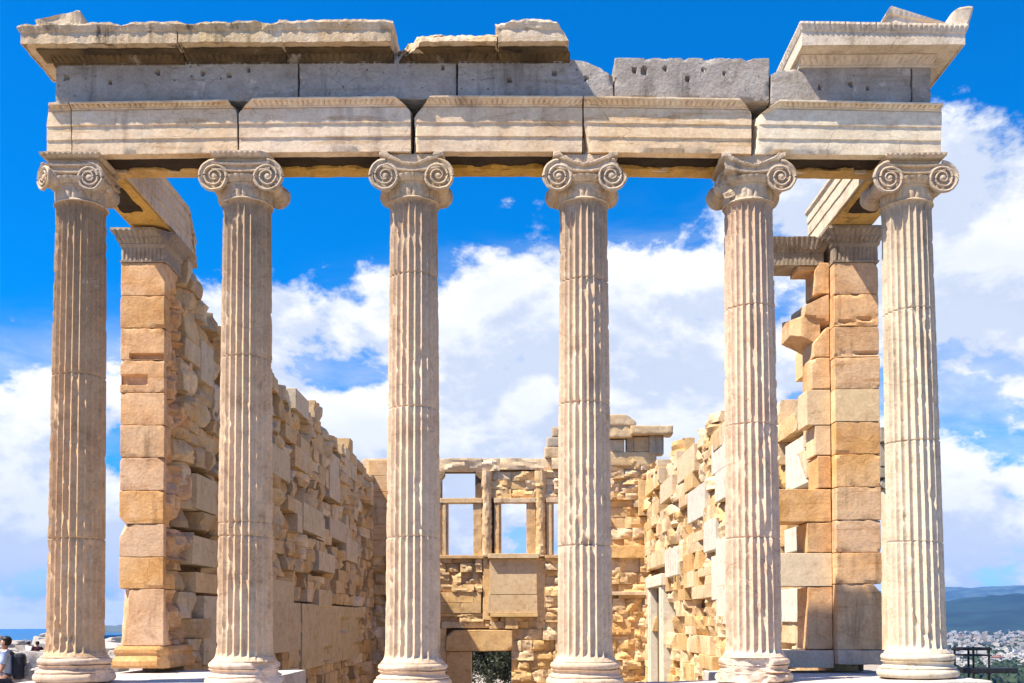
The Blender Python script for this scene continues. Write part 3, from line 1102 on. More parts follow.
FB = lambda px: 102.5 - 3.5 * (1 - ((px - 495) / 440.0) ** 2)
frieze(55.5, 298, 59, 56, FB(55) + 1, FB(298), "long dark grey frieze block at the left end under the cornice", [((-1, -.1, .9), P_(60, 66, YZ))], 1, [(67, 78, .03), (110, 82, .03), (158, 72, .035), (203, 73, .03), (229, 75, .03), (249, 69, .03)])
frieze(299, 456.5, 56, 55.5, FB(298), FB(457), "grey frieze block under the gap between the two cornice fragments", [], 2, [(443, 67, .03)])
frieze(457.5, 613.5, 55.5, 58, FB(457), FB(613), "grey frieze block broken down at its upper right end, middle of the porch",
       [((0.16, -.05, 1.0), P_(578, 60, YZ)), ((0.55, -.2, 1), P_(588, 62, YZ))], 3, [(554, 73, .045), (510, 80, .03), (586, 78, .03)])
frieze(614.5, 769.5, 57.5, 58, FB(614), FB(769) + 1, "bare sunlit grey frieze block with a straight top and dowel holes", [], 4, [(644, 71, .06), (634, 70, .04), (665, 69, .03), (688, 79, .035), (703, 70, .03), (724, 73, .03)])
frieze(770.5, 911.5, 68, 61, FB(769) + 3, FB(911), "lower ragged grey frieze block under the right corner cornice", [((-0.25, -.1, 1), P_(800, 66, YZ))], 5, [(820, 86, .03), (851, 84, .03), (868, 88, .03)], nudge=0.012)
frieze(912.5, 932, 62, 62, FB(911), FB(932), "narrow grey corner frieze block at the right end", [], 6, nudge=0.02)

# cornice
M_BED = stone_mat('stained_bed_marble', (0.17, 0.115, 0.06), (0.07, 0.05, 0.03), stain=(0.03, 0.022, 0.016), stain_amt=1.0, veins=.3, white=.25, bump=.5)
YC = -0.615


def cornice(px0, px1, ptop0, ptop1, zsoff, label, cuts=(), seed=0, crumble=0.03, mat=None, bed=True, yb=0.28, eggtop=0.0, left_out=0.0, right_out=0.0, back_z=0.0):
    xa, zt0 = atY(px0, ptop0, YC)
    xb, zt1 = atY(px1, ptop1, YC)
    zt = (zt0 + zt1) / 2
    h = zt - zsoff
    mat = mat or M_CORN
    o = empty("cornice_block", ((xa + xb) / 2, 0, zsoff), label, "cornice block", "cornice blocks along the top")
    org = np.array(o.location)
    mb = MB()
    rows = [(-0.05, zsoff + 0.012, 0), (-0.012, zsoff + 0.012, 0), (-0.010, zsoff - 0.004, 0), (0.0, zsoff - 0.004, 0), (0.0, zsoff + h * 0.30, 0), (0.0, zsoff + h * 0.58, 0), (0.012, zsoff + h * 0.62, 0), (0.02, zsoff + h * 0.74, eggtop), (0.035, zsoff + h * 0.88, eggtop), (0.03, zt, 0), (-0.10, zt - 0.005, 0)]
    ring_mould(mb, (xa, xb, YC, yb), rows, 0.06, 0.016)
    v = mb.verts()
    s = (v[:, 0] - xa) / (xb - xa)
    v[:, 2] += np.where(v[:, 2] > zsoff + 0.05, (zt0 + (zt1 - zt0) * s - zt), 0)
    if crumble:
        n = fbm(v * 4.5 + seed * 3.3, 4)
        up = np.clip((v[:, 2] - zsoff) / h, 0, 1) ** 2
        v[:, 2] -= up * np.clip(n + 0.1, 0, 1) * crumble * 2.2
        v[:, 1] += np.where(v[:, 1] < 0, 1, 0) * up * np.clip(fbm(v * 6 + seed, 3), 0, 1) * crumble * 1.8
    mb.V = [v]
    for n, p in cuts:
        mb.cut(n, p, 0.05 if crumble > .02 else 0.012, 5)
    mb.roughen(0.004 + crumble * 0.35, 5, seed, 4)
    if crumble:
        mb.roughen(0.010, 15, seed, 3)
    mb.V = [mb.verts() - org]
    mb.build("corona", mat, o, angle=25)
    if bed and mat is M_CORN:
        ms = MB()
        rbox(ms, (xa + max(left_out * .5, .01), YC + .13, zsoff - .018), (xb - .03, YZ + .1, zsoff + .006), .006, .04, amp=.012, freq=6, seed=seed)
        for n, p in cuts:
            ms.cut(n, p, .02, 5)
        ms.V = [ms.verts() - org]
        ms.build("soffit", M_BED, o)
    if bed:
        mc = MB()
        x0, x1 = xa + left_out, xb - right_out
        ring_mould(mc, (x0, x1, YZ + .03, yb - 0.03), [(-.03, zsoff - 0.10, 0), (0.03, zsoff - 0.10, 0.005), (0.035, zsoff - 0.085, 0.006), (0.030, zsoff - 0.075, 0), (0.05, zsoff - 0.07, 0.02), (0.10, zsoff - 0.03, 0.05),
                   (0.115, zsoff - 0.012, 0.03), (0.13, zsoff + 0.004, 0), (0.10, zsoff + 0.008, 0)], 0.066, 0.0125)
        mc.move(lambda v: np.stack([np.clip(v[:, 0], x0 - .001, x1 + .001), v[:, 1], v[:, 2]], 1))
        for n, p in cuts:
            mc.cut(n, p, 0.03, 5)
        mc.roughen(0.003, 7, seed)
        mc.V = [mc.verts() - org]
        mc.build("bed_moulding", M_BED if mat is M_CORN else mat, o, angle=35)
    return o


ZS = lambda px: atY(px, 58.0 - 2.5 * (1 - ((px - 495) / 440.0) ** 2), YZ)[1]
cornice(20.5, 177, 24.5, 22.5, ZS(90), "crumbling left corner cornice block with a dark crusted edge",
        [], 1, 0.022, left_out=0.26)
cornice(178, 281.5, 23, 21.5, ZS(230), "weathered cornice block beside the left corner piece, ornament worn away", [((0, -1, -1.0), P_(230, 46, YC + .03))], 2, 0.03)
cornice(282, 391, 21, 20.5, ZS(336), "cornice block with a row of egg ornament under it, left of the gap", [], 3, 0.018)
cornice(396, 497, 30, 29, ZS(445), "low broken cornice fragment with a white fractured top, right of the gap",
        [((-0.75, -.62, .30), P_(420, 45, YC)), ((0.02, -0.8, .75), P_(450, 36, YC + .05))], 4, 0.04)
cornice(497.5, 571, 19.5, 21, ZS(535), "taller broken cornice fragment with a sloping right end near mid porch",
        [((0.9, -.2, .42), P_(564, 36, YC)), ((-.4, -.8, .5), P_(500, 24, YC))], 5, 0.03)
o_rc = cornice(802, 965, 22.5, 25, ZS(880) - 0.02, "sharply carved right corner cornice with rows of egg ornament", [], 6, 0.0, M_CORN_NEW, eggtop=0.018, left_out=0.05, right_out=0.24, yb=0.45)


def extras_on_cornice():
    # dark crusted ridge on the left corner
    mb = MB()
    x0, z0 = atY(36, 24, -0.5)
    x1, z1 = atY(82, 11, -0.5)
    pts = []
    rbox(mb, (x0, -0.52, z0 - 0.08), (x1, -0.12, z1), 0.02, 0.04, amp=0.035, freq=6, seed=4)
    v = mb.verts()
    s = np.clip((v[:, 0] - x0) / (x1 - x0), 0, 1)
    top = z0 + 0.03 + (z1 - z0 - 0.03) * s
    v[:, 2] = np.minimum(v[:, 2], top + 0.02 * fbm(v * 14, 2))
    mb.V = [v]
    mb.cut((1, 0, 0.35), (x1 - 0.02, -.5, z1 - .02), 0.02)
    o = mb.build("cornice_fragment", M_CORN, None, origin=((x0 + x1) / 2, -0.3, z0 - 0.08))
    tag(o, "dark jagged sloping fragment lying on the left corner cornice", "stone fragment", "fragments on top of the cornice")
    # raking slab on the right corner
    mb = MB()
    P = [P_(880, 24.0, -0.55), P_(890, 6.5, -0.55), P_(951, 25.5, -0.55)]
    ys = np.linspace(-0.55, 0.30, 12)
    xs = np.linspace(P[0][0], P[2][0], 40)
    ztop = np.interp(xs, [P[0][0], P[1][0], P[2][0]], [P[0][2], P[1][2], P[2][2]])
    zb = P[0][2] - 0.03
    prof_t = [0.0, 0.35, 0.62, 0.66, 0.9, 1.0]
    rows = []
    for x, zt in zip(xs, ztop):
        hh = max(zt - zb, 0.02)
        e = abs(math.sin(x * math.pi / 0.06)) ** .6 - .5
        out = [0, 0, 0.0, 0.02 + 0.012 * e, 0.035 + 0.012 * e, 0.04]
        col = [(x, -0.53 - o_, zb + hh * t) for t, o_ in zip(prof_t, out)] + [(x, 0.2, zb + hh), (x, 0.2, zb)]
        rows.append(col)
    V = np.array(rows).reshape(-1, 3)
    n = 8
    f = grid_faces(40, n)
    i = np.arange(39)
    cl = np.stack([i * n + n - 1, (i + 1) * n + n - 1, (i + 1) * n, i * n], 1)
    c0 = np.array([[V[:n].mean(0)], [V[-n:].mean(0)]]).reshape(-1, 3)
    k = np.arange(n)
    k2 = (k + 1) % n
    mb.add(np.concatenate([V, c0]), [f, cl, np.stack([k2, k, np.full(n, 40 * n)], 1), np.stack([39 * n + k, 39 * n + k2, np.full(n, 40 * n + 1)], 1)])
    mb.roughen(0.004, 6, 3)
    o = mb.build("raking_cornice_slab", M_CORN_NEW, None, angle=30, origin=((P[0][0] + P[2][0]) / 2, -0.2, zb))
    tag(o, "carved triangular raking slab on top of the right corner cornice", "stone slab", "fragments on top of the cornice")
    # upturned end stump
    mb = MB()
    a, b = P_(948, 27, -0.5), P_(968, 8, -0.5)
    rbox(mb, (a[0] - .02, -0.58, a[2] - 0.06), (b[0] - 0.02, -0.15, b[2] - 0.02), 0.03, 0.05, amp=0.02, freq=5, seed=9, cuts=[((-1, 0, 1), 0.72), ((1, 0, -1), 0.75)])
    v = mb.verts()
    v[:, 0] += (v[:, 2] - a[2]) * 0.30
    o = mb.build("gutter_stump", M_CORN_NEW, None, origin=((a[0] + b[0]) / 2, -0.35, a[2] - .06))
    tag(o, "stubby upturned gutter end at the far right tip of the cornice", "stone fragment", "fragments on top of the cornice")


extras_on_cornice()

# ================================================================== antae, return beams
XI, XO = 4.9475, 5.6175
YA = 2.297                                                # front plane of the antae


def beam(side):
    """return architrave from the corner column back to the anta"""
    s = side
    xi, xo = (-4.90, -5.48) if s < 0 else (4.86, 5.52)
    zb = atY(143 if s < 0 else 855, 227.5, YA + .1)[1]
    zt = zb + 0.58
    y0, y1 = 0.36, YA + (1.6 if s < 0 else 0.95)
    o = empty("return_beam", ((xi + xo) / 2, y0, zb), ["pale inward-facing return beam from right corner column to right pier", "ochre stained return beam from left corner column to left pier, its back end broken"][s < 0], "stone beam", "return beams of the porch")
    mb = MB()
    ny = 50
    ys = np.linspace(y0, y1, ny)
    ins = -s                                              # direction of the inner face
    P = [(xo, 0.57), (xo, 0.0), (xi, 0.0), (xi, 0.19), (xi + ins * .015, 0.195), (xi + ins * .015, 0.37), (xi + ins * .03, 0.375), (xi + ins * .03, 0.50), (xi + ins * .06, 0.53), (xi + ins * .06, 0.57)]
    D = []
    for p, q in zip(P, P[1:] + P[:1]):
        m = max(1, int(math.hypot(q[0] - p[0], q[1] - p[1]) / 0.07))
        for j in range(m):
            D.append((p[0] + (q[0] - p[0]) * j / m, p[1] + (q[1] - p[1]) * j / m))
    D = np.array(D)
    m = len(D)
    zs0 = atY(82 if s < 0 else 905, 153.5, YF)[1] - zb      # meets the front architrave
    V = np.stack([np.repeat(0 * ys, m) + np.tile(D[:, 0], ny), np.repeat(ys, m), zb + np.tile(D[:, 1], ny)], 1)
    f = grid_faces(ny, m, wrap=False)
    k = np.arange(ny - 1)
    cl = np.stack([k * m + m - 1, (k + 1) * m + m - 1, (k + 1) * m, k * m], 1)
    cc = np.array([[(xi + xo) / 2, y0, zb + .3], [(xi + xo) / 2, y1, zb + .3]])
    i = np.arange(m)
    j = (i + 1) % m
    fl = [f, cl, np.stack([j, i, np.full(m, ny * m)], 1), np.stack([(ny - 1) * m + i, (ny - 1) * m + j, np.full(m, ny * m + 1)], 1)]
    if s > 0:
        fl = [q[:, ::-1] for q in fl]
    mb.add(np.concatenate([V, cc]), fl)
    if s < 0:
        mb.cut((0.0, 0.75, 0.66), (xi, YA + 0.95, zb + 0.35), 0.06, 3)
    mb.roughen(0.008, 4, 5 + s, 4)
    mb.V = [mb.verts() - np.array(o.location)]
    mb.build("fascia", M_ARCH_NEW if s > 0 else M_ARCH, o, angle=32)
    # stained soffit slab: a separate lower facing stone
    m2 = MB()
    rbox(m2, (min(xi, xo) + .03, y0 + 0.02, zb - 0.035), (max(xi, xo) - .03, y1 - 0.5, zb - 0.004), 0.01, 0.06, amp=0.008, freq=4, seed=3)
    m2.V = [m2.verts() - np.array(o.location)]
    m2.build("soffit", M_SOFF, o)
    m3 = MB()
    rbox(m3, (min(xi, xo) + .12, y0 + .55, zb - 0.05), (max(xi, xo) - .16, y0 + 1.35, zb - .02), .006, .03, amp=.03, freq=4, seed=8)
    m3.V = [m3.verts() - np.array(o.location)]
    m3.build("crust_patch", M_CRUST_SHADE, o)
    return zb


ZBEAM = [beam(-1), beam(1)]


def soffits():
    """ochre crusted underside stones between the columns, on the back half of the front architrave"""
    xs = [p[2] for p in COLPOS]
    names = ["ochre underside stone with black crust between the left corner column and the second column", "ochre underside stone with black crust between second and third columns", "ochre underside stone with black crust between the two middle columns",
             "ochre underside stone with black crust between fourth and fifth columns", "ochre underside stone with black crust between the fifth column and the right corner column"]
    for i in range(5):
        a, b = xs[i] + 0.40, xs[i + 1] - 0.40
        za = atY(COLS[i][2], ARCH_BED[i], YF)[1]
        zb = atY(COLS[i + 1][2], ARCH_BED[i + 1], YF)[1]
        mb = MB()
        rbox(mb, (a - .3, 0.11, 0), (b + .3, 0.36, 0.10), 0.01, 0.05, nmax=60)
        v = mb.verts()
        v[:, 2] += za + (v[:, 0] - a) / (b - a) * (zb - za) - 0.030
        e = np.clip(fbm(v * 3.4 + i * 9, 4) + .15, 0, 1)
        fr = np.exp(-((v[:, 1] - 0.11) / 0.09) ** 2)
        v[:, 1] += e * fr * 0.22
        v[:, 2] += e * fr * 0.06
        mb.V = [v]
        mb.roughen(0.010, 4, i + 20, 3)
        o = mb.build("soffit_stone", M_SOFF, None, origin=((a + b) / 2, 0.15, (za + zb) / 2 - .03))
        tag(o, names[i], "soffit stone", "underside stones of the architrave")


soffits()


def anta(side):
    s = side
    if s < 0:
        ys = [262, 295.5, 328, 360, 392.5, 425, 457.5, 490.5, 524, 557, 589, 646]
        cap_t, base_b, pxm = 228.0, 668.5, 140
    else:
        ys = [262, 294, 326, 357, 389, 421.5, 454, 487, 520, 552.5, 584, 650]
        cap_t, base_b, pxm = 226.0, 665, 857
    xi, xo = s * XI, s * XO
    zs = [atY(pxm, y, YA)[1] for y in ys]
    zbase = atY(pxm, base_b, YA - 0.1)[1]
    zcap = atY(pxm, cap_t, YA - 0.08)[1]
    o = empty("corner_pier", ((xi + xo) / 2, YA + 0.4, zbase),
              "orange-tan corner pier behind the left corner column, ending the left wall" if s < 0 else "orange and cream patched corner pier behind the right corner column", "stone pier", "corner piers of the porch")
    org = np.array(o.location)
    rng = np.random.RandomState(7 + s)
    for i in range(len(ys) - 1):
        z1, z0 = zs[i], zs[i + 1]
        new = s > 0 and i in (4,)
        dep = [1.35, 0.75][i % 2] + rng.uniform(-.1, .1)
        if s > 0 and i == 5:
            dep = 1.0
        mb = MB()
        cuts = []
        if not new:
            for _ in range(2):
                cuts.append(((rng.choice([-1, 1]) * rng.uniform(.7, 1), -rng.uniform(.5, 1), rng.choice([-1, 1]) * rng.uniform(.6, 1)), rng.uniform(0.93, 0.985)))
        if s < 0 and i == 8:
            cuts = [((-1, -.7, .7), 0.86), ((-.3, -1, 1), .93)]
        if s < 0 and i == 10:
            cuts = [((-1, -.7, .12), 0.80)]
        if s < 0 and i == 7:
            cuts.append(((-1, -.3, -.9), 0.85))
        if s > 0 and i == 10:
            cuts = [((1, -.2, .9), 0.86)]
        w0, w1 = min(xi, xo), max(xi, xo)
        jy = rng.uniform(-.008, .008)
        rbox(mb, (w0 + (.002 if new else rng.uniform(0, .012)), YA + (0.004 if new else jy + .006), z0 + 0.004), (w1 - rng.uniform(0, .012), YA + dep, z1 - 0.004), 0.006 if new else 0.009, 0.024 if (s < 0 and i in (2, 3)) else 0.045, amp=0.003 if new else 0.007, freq=5.5, seed=i + 30 * (s > 0), cuts=cuts, octs=4, nmax=48)
        if not new:
            v = mb.verts()                                # chipped bed joints
            e = np.clip(fbm(v * np.array([5, 5, 5]) + i * 3.1, 3) - .05, 0, 1)
            lim = np.exp(-((z1 - v[:, 2]) / 0.03) ** 2) + np.exp(-((v[:, 2] - z0) / 0.03) ** 2)
            v[:, 1] += np.where(v[:, 1] < YA + .1, e * lim * 0.05, 0)
            if s > 0 and i in (1, 2):                     # slanted cracks
                d = np.abs((v[:, 2] - z0) - 0.03 - 0.16 * (v[:, 0] - XI) * (1 if i == 1 else .4) - .03 * fbm(v * 4, 3))
                v[:, 1] += np.where(v[:, 1] < YA + .06, 0.05 * np.exp(-(d / 0.016) ** 2), 0)
            if s < 0 and i in (2, 3):                     # cut slots
                sx0, sx1, sy0, sy1 = (130, 163, 353.5, 359) if i == 2 else (118, 147, 375, 384)
                ax, az_ = atY(sx0, sy1, YA)
                bx, bz = atY(sx1, sy0, YA)
                m = (v[:, 0] > ax) & (v[:, 0] < bx) & (v[:, 2] > az_) & (v[:, 2] < bz) & (v[:, 1] < YA + .05)
                v[m, 1] += 0.09
            mb.V = [v]
        if s < 0:
            v = mb.verts()
            w = np.clip((v[:, 1] - YA - .10) / .35, 0, 1) * np.clip((v[:, 0] - w0) / (w1 - w0) * 3 - 1.6, 0, 1)
            n = fbm(v * np.array([2.0, 2.2, 2.6]) + 4, 4)
            v[:, 0] -= w * np.clip(n + .22, 0, 1) * .55
            mb.V = [v]
        mb.V = [mb.verts() - org]
        b = mb.build("block", M_NEW if new else M_ANTA, o)
    # cut slots on the left pier: small separate lipped stones
    # moulded foot
    mb = MB()
    zt = zs[-1]
    w0, w1 = min(xi, xo), max(xi, xo)
    h = zt - zbase
    if s < 0:
        ring_mould(mb, (w0, w1, YA, YA + 1.2), [(0.06, zbase, 0), (0.075, zbase + h * .12, 0), (0.075, zbase + h * .32, 0), (0.05, zbase + h * .42, 0), (0.03, zbase + h * .55, 0), (0.03, zbase + h * .62, 0), (0.045, zbase + h * .70, 0), (0.045, zbase + h * .84, 0), (0.02, zbase + h * .95, 0), (0.0, zt - .002, 0)], 0.1, 0.05)
        mb.cut((1, -1, 0.1), (w1, YA, zbase), 0.04, 5)
    else:
        rbox(mb, (w0 - 1.0 * 0, YA - 0.03, zbase), (w1 + 0.04, YA + 1.2, zt - 0.003), 0.02, 0.06, amp=0.012, freq=4, seed=2)
    mb.roughen(0.006, 5, 2 + s)
    mb.V = [mb.verts() - org]
    mb.build("base", M_ANTA if s < 0 else M_BASE, o)
    # carved capital
    mb = MB()
    zb = zs[0]
    H = zcap - zb
    rows = [(-.02, zb, 0), (0.015, zb, 0.006), (0.018, zb + .025, 0.006), (0.0, zb + 0.03, 0), (0.0, zb + H * .24, 0.03), (0.0, zb + H * .45, 0.012), (0.008, zb + H * .48, 0.0), (0.02, zb + H * .50, 0.008), (0.03, zb + H * .56, 0.008), (0.022, zb + H * .58, 0),
            (0.03, zb + H * .60, 0.025), (0.06, zb + H * .70, 0.05), (0.07, zb + H * .74, 0), (0.07, zb + H * .78, 0.006), (0.085, zb + H * .82, 0.03), (0.12, zb + H * .92, 0.04), (0.125, zb + H * .95, 0), (0.125, zcap, 0)]
    ring_mould(mb, (w0 + .01, w1 - .01, YA + .01, YA + (1.0 if s > 0 else .75)), rows, 0.06, 0.012)
    if s < 0:
        mb.cut((0.8, -1, 0.1), (w1 - 0.10, YA - 0.08, zcap), 0.03, 5)
    mb.roughen(0.005, 8, 5 + s, 3)
    mb.V = [mb.verts() - org]
    mb.build("capital", M_CAPD, o, angle=30)
    return zs, zcap, zbase


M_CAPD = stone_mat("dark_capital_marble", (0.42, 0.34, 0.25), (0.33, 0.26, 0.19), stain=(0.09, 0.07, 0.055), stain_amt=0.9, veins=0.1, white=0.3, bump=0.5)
ZL, ZCL, ZBL = anta(-1)
ZR, ZCR, ZBR = anta(1)

# ================================================================== cella walls
TINTS = [(1.04, 1.0, 0.94), (1.04, 0.91, 0.72), (1.0, 0.86, 0.65), (0.90, 0.80, 0.67), (1.12, 1.07, 1.0), (0.88, 0.72, 0.52)]


def pick_tint(rng, w=None):
    t = np.array(TINTS[rng.choice(len(TINTS), p=w)])
    return t * rng.uniform(0.86, 1.06)


def rough_stone(mb, lo, hi, rng, axis, sgn, tint, rough=1.0, seed=0, res=0.09):
    """a tightly bedded block whose visible side is fractured; axis/sgn = outward direction of the wall face"""
    lo, hi = np.asarray(lo, float), np.asarray(hi, float)
    planes = []
    h = (hi - lo) / 2
    c = (hi + lo) / 2
    oth = [a for a in range(3) if a != axis]
    fr = hi[axis] if sgn > 0 else lo[axis]
    for _ in range(rng.randint(1, 4) if rough > .5 else rng.randint(0, 2)):
        sl = rng.uniform(-1, 1, 2) * (0.75 if rough > .5 else 0.2)
        if rng.uniform() < .3:
            sl *= 2.2
        off = rng.uniform(-.02, .07)
        planes.append((sl, off))

    def post(P):
        d = (P[:, axis] - fr) * sgn                       # 0 on the face, negative inside
        k = np.clip(1 + d / 0.22, 0, 1)
        m = np.zeros(len(P))
        for sl, off in planes:
            t = off - sl[0] * (P[:, oth[0]] - c[oth[0]]) - sl[1] * (P[:, oth[1]] - c[oth[1]])
            m = np.maximum(m, -t)
        q = P * np.array([2.6, 2.6, 7.5]) + seed * 3.17
        n1 = np.abs(fbm(q, 4)) * 2.0
        n2 = fbm(P * 14 + seed, 3)
        st = fbm(P * np.array([1.6, 1.6, 4.0]) + seed * 1.9, 3) * 3.0
        st = np.floor(st) + np.clip((st - np.floor(st)) * 4 - 1.5, 0, 1)      # ledges along the bedding
        m = m + rough * (0.028 * np.clip(n1, 0, 1.4) + 0.016 * n2 + 0.035 * np.clip(st, -1, 2)) + .004 * n2
        P = P.copy()
        P[:, axis] -= sgn * k * np.clip(m, -.02, .30 if axis == 0 else .13)
        e = fbm(P * 6 + seed * 1.3, 3)
        for a in oth:                                     # worn arrises
            u = (P[:, a] - c[a]) / h[a]
            w = np.clip((np.abs(u) - .80) / .2, 0, 1) * k
            P[:, axis] -= sgn * w * rough * np.clip(.006 + .05 * e, 0, .09)
        return P
    rbox(mb, lo, hi, 0.005, res, tint, amp=0.004 + .006 * rough, freq=4.6, seed=seed, octs=3, nmax=14, post=post)


def side_wall(side):
    s = side
    rng = np.random.RandomState(11 if s < 0 else 23)
    face = s * 4.94
    Y0, Y1 = YA + (0.9 if s < 0 else 0.75), 24.9
    zlo = -2.4
    if s < 0:
        pr = [(175, 248), (190, 262), (200, 283), (214, 300), (240, 335), (268, 368), (297, 386), (300, 402), (325, 413), (331, 428), (352, 447), (367, 463), (371, 470)]
    else:
        pr = [(833, 300), (812, 305), (803, 345), (797, 385), (787, 402), (776, 405), (768, 410), (740, 430), (731, 424), (712, 416), (700, 417), (690, 437), (672, 445), (655, 463), (650, 468)]
    yz = np.array([atX(px, py, face) for px, py in pr])
    yz = yz[np.argsort(yz[:, 0])]

    def top(y):
        return np.interp(y, yz[:, 0], yz[:, 1])
    o = empty("cella_wall", (s * 5.25, Y0, zlo), "long ruined side wall in shade on the left, of ochre and grey broken blocks" if s < 0 else "long sunlit ruined side wall on the right, of cream broken blocks with a narrow doorway", "ruined wall", "walls of the ruined hall")
    org = np.array(o.location)
    # ---- repairs of newly cut stone (photo rectangles on the wall face): px0,py0,px1,py1 at the nearer edge, protrusion
    if s < 0:
        rep = [(303, 508, 323, 534, .02, 0), (319, 517, 327, 540, -.05, 0), (270, 449, 289, 478, 0.03, 0), (302, 606, 362, 662, .01, 2), (268, 602, 300, 652, .02, 1), (268, 580, 294, 603, .0, 0), (318, 590, 331, 607, .03, 0),
               (318, 553, 334, 572, .03, 0), (330, 455, 340, 500, 0.0, 0), (296, 395, 309, 415, 0.0, 0), (203, 596, 216, 664, 0.02, 1), (196, 478, 216, 512, 0.02, 0), (193, 538, 217, 566, 0.0, 0), (200, 345, 212, 384, 0.03, 0), (330, 520, 346, 540, .0, 0), (346, 540, 357, 562, 0.02, 0)]
    else:
        rep = [(712, 439, 730, 470, .02, 3), (716, 470, 727, 500, 0.03, 3), (704, 520, 716, 551, .02, 3), (716, 538, 727, 586, .01, 3), (716, 586, 727, 624, .01, 3), (712, 556, 717, 600, .02, 3), (677, 452, 694, 478, .0, 0), (660, 480, 672, 500, .0, 0),
               (688, 488, 705, 520, .02, 3), (784, 440, 806, 488, -.02, 3), (782, 589, 802, 622, .04, 3), (786, 528, 800, 552, .03, 3)]
    boxes = []
    for px0, py0, px1, py1, pro, kind in rep:
        a = [atX(px0, py0, face), atX(px0, py1, face), atX(px1, py0, face), atX(px1, py1, face)]
        yy = sorted([a[0][0], a[2][0]])
        nearer = 0 if (px0 < px1) == (s < 0) else 2
        zz = sorted([(a[0][1] + a[2][1]) / 2, (a[1][1] + a[3][1]) / 2])
        boxes.append((yy[0], yy[1], zz[0], zz[1], pro, kind))
    if s > 0:
        niche = []
        # the doorway (narrow because it is seen so obliquely)
        dn, df = atX(662, 600, face)[0], atX(652.5, 600, face)[0]
        dz = atX(657, 588, face)[1]
        door = (dn, df, zlo, dz)
    else:
        niche, door = [], None

    def blocked(y, z, pad=0.05):
        for b in boxes:
            if b[0] - pad < y < b[1] + pad and b[2] - pad < z < b[3] + pad:
                return True
        if door and door[0] - 0.75 < y < door[1] + 0.55 and z < door[3] + 0.5:
            return True
        for b in niche:
            if b[0] < y < b[1] and b[2] < z < b[3]:
                return True
        return False
    # core
    core = MB()
    ny = 60
    ys = np.linspace(Y0, Y1 + .4, ny)
    x0, x1 = s * 5.24, s * 5.58
    rows = []
    for y in ys:
        zt = top(y) - 0.30
        rows.append([(x0, y, zlo), (x0, y, zt), (x1, y, zt), (x1, y, zlo)])
    V = np.array(rows).reshape(-1, 3)
    if door:
        pass
    core.add(V, [grid_faces(ny, 4), np.array([[0, 1, 2, 3], [ny * 4 - 1, ny * 4 - 2, ny * 4 - 3, ny * 4 - 4]])])
    core.V = [core.verts() - org]
    core.build("core", M_CORE, o)
    # stones course by course
    mb = MB()
    z = zlo
    sd = 0
    wts = [0.22, 0.22, 0.18, 0.16, 0.12, 0.10] if s < 0 else [0.30, 0.16, 0.08, 0.06, 0.38, 0.02]
    while z < 6.9:
        hgt = rng.uniform(0.30, 0.52)
        y = Y0 + rng.uniform(-0.3, 0)
        while y < Y1:
            ln = rng.choice([rng.uniform(0.35, .7), rng.uniform(.7, 1.4 if s < 0 else 1.9)], p=[.4, .6])
            y2 = y + ln
            yc, zc = (y + y2) / 2, z + hgt / 2
            tp = top(yc) + rng.uniform(-0.14, 0.08)
            if z + hgt * 0.55 < tp and not blocked(yc, zc):
                pr_ = rng.choice([rng.uniform(-.02, .02), rng.uniform(-.13, -.03), rng.uniform(0.02, .08), rng.uniform(-.24, -.12)], p=[.54, .28, .12, .06])
                zone = fbm(np.array([[yc * .33 + 9 * s, zc * .75, 3.0]]), 3)[0] + rng.normal(0, .12)
                smooth = zone > (0.17 if s < 0 else 0.10)
                if smooth:
                    pr_ = rng.choice([rng.uniform(-.012, .012), rng.uniform(-.05, .05)], p=[.75, .25])
                sub = 1 if (hgt < .36 or rng.uniform() < .7) else 2
                for q in range(sub):
                    za, zb = z + hgt * q / sub + .003, z + hgt * (q + 1) / sub - 0.003
                    xf = face - s * pr_ * -1 if False else face - s * pr_
                    lo, hi = (min(xf, s * 5.5), max(y, Y0), za), (max(xf, s * 5.5), min(y2 - .006, Y1), zb)
                    if hi[1] - lo[1] > 0.12:
                        sd += 1
                        rough_stone(mb, lo, hi, rng, 0, -s, pick_tint(rng, wts), 0.15 if smooth else 1.0, sd, 0.085 if yc < 14 else 0.12)
            y = y2
        z += hgt
    mb.V = [mb.verts() - org]
    mb.build("stonework", M_RUB, o, angle=16)
    # repairs
    for y0, y1, z0, z1, pro, kind in boxes:
        b = MB()
        xf = face - s * pro
        rbox(b, (min(xf, s * 5.45), y0, z0), (max(xf, s * 5.45), y1, z1), 0.01, 0.10, amp=0.004 if kind != 4 else 0.008, freq=3, seed=int(y0 * 10))
        if kind == 2:                                     # stepped right edge and cut-outs
            v = b.verts()
            for ya, yb2, za, zb2 in ((.55, .7, .55, .8), (.86, 1.1, .35, .8), (.8, 1.1, -.1, .3), (.30, .42, .05, .30)):
                yy, zz = y0 + (y1 - y0) * ya, z0 + (z1 - z0) * za
                m = (v[:, 1] > yy) & (v[:, 1] < y0 + (y1 - y0) * yb2) & (v[:, 2] > zz) & (v[:, 2] < z0 + (z1 - z0) * zb2)
                v[m, 0] += s * 0.10
        b.V = [b.verts() - org]
        b.build("repair_block", {0: M_NEW, 1: M_NEW, 2: M_NEW, 3: M_NEWW, 4: M_ANTA}[kind] if s > 0 or kind == 3 else M_NEWD, o)
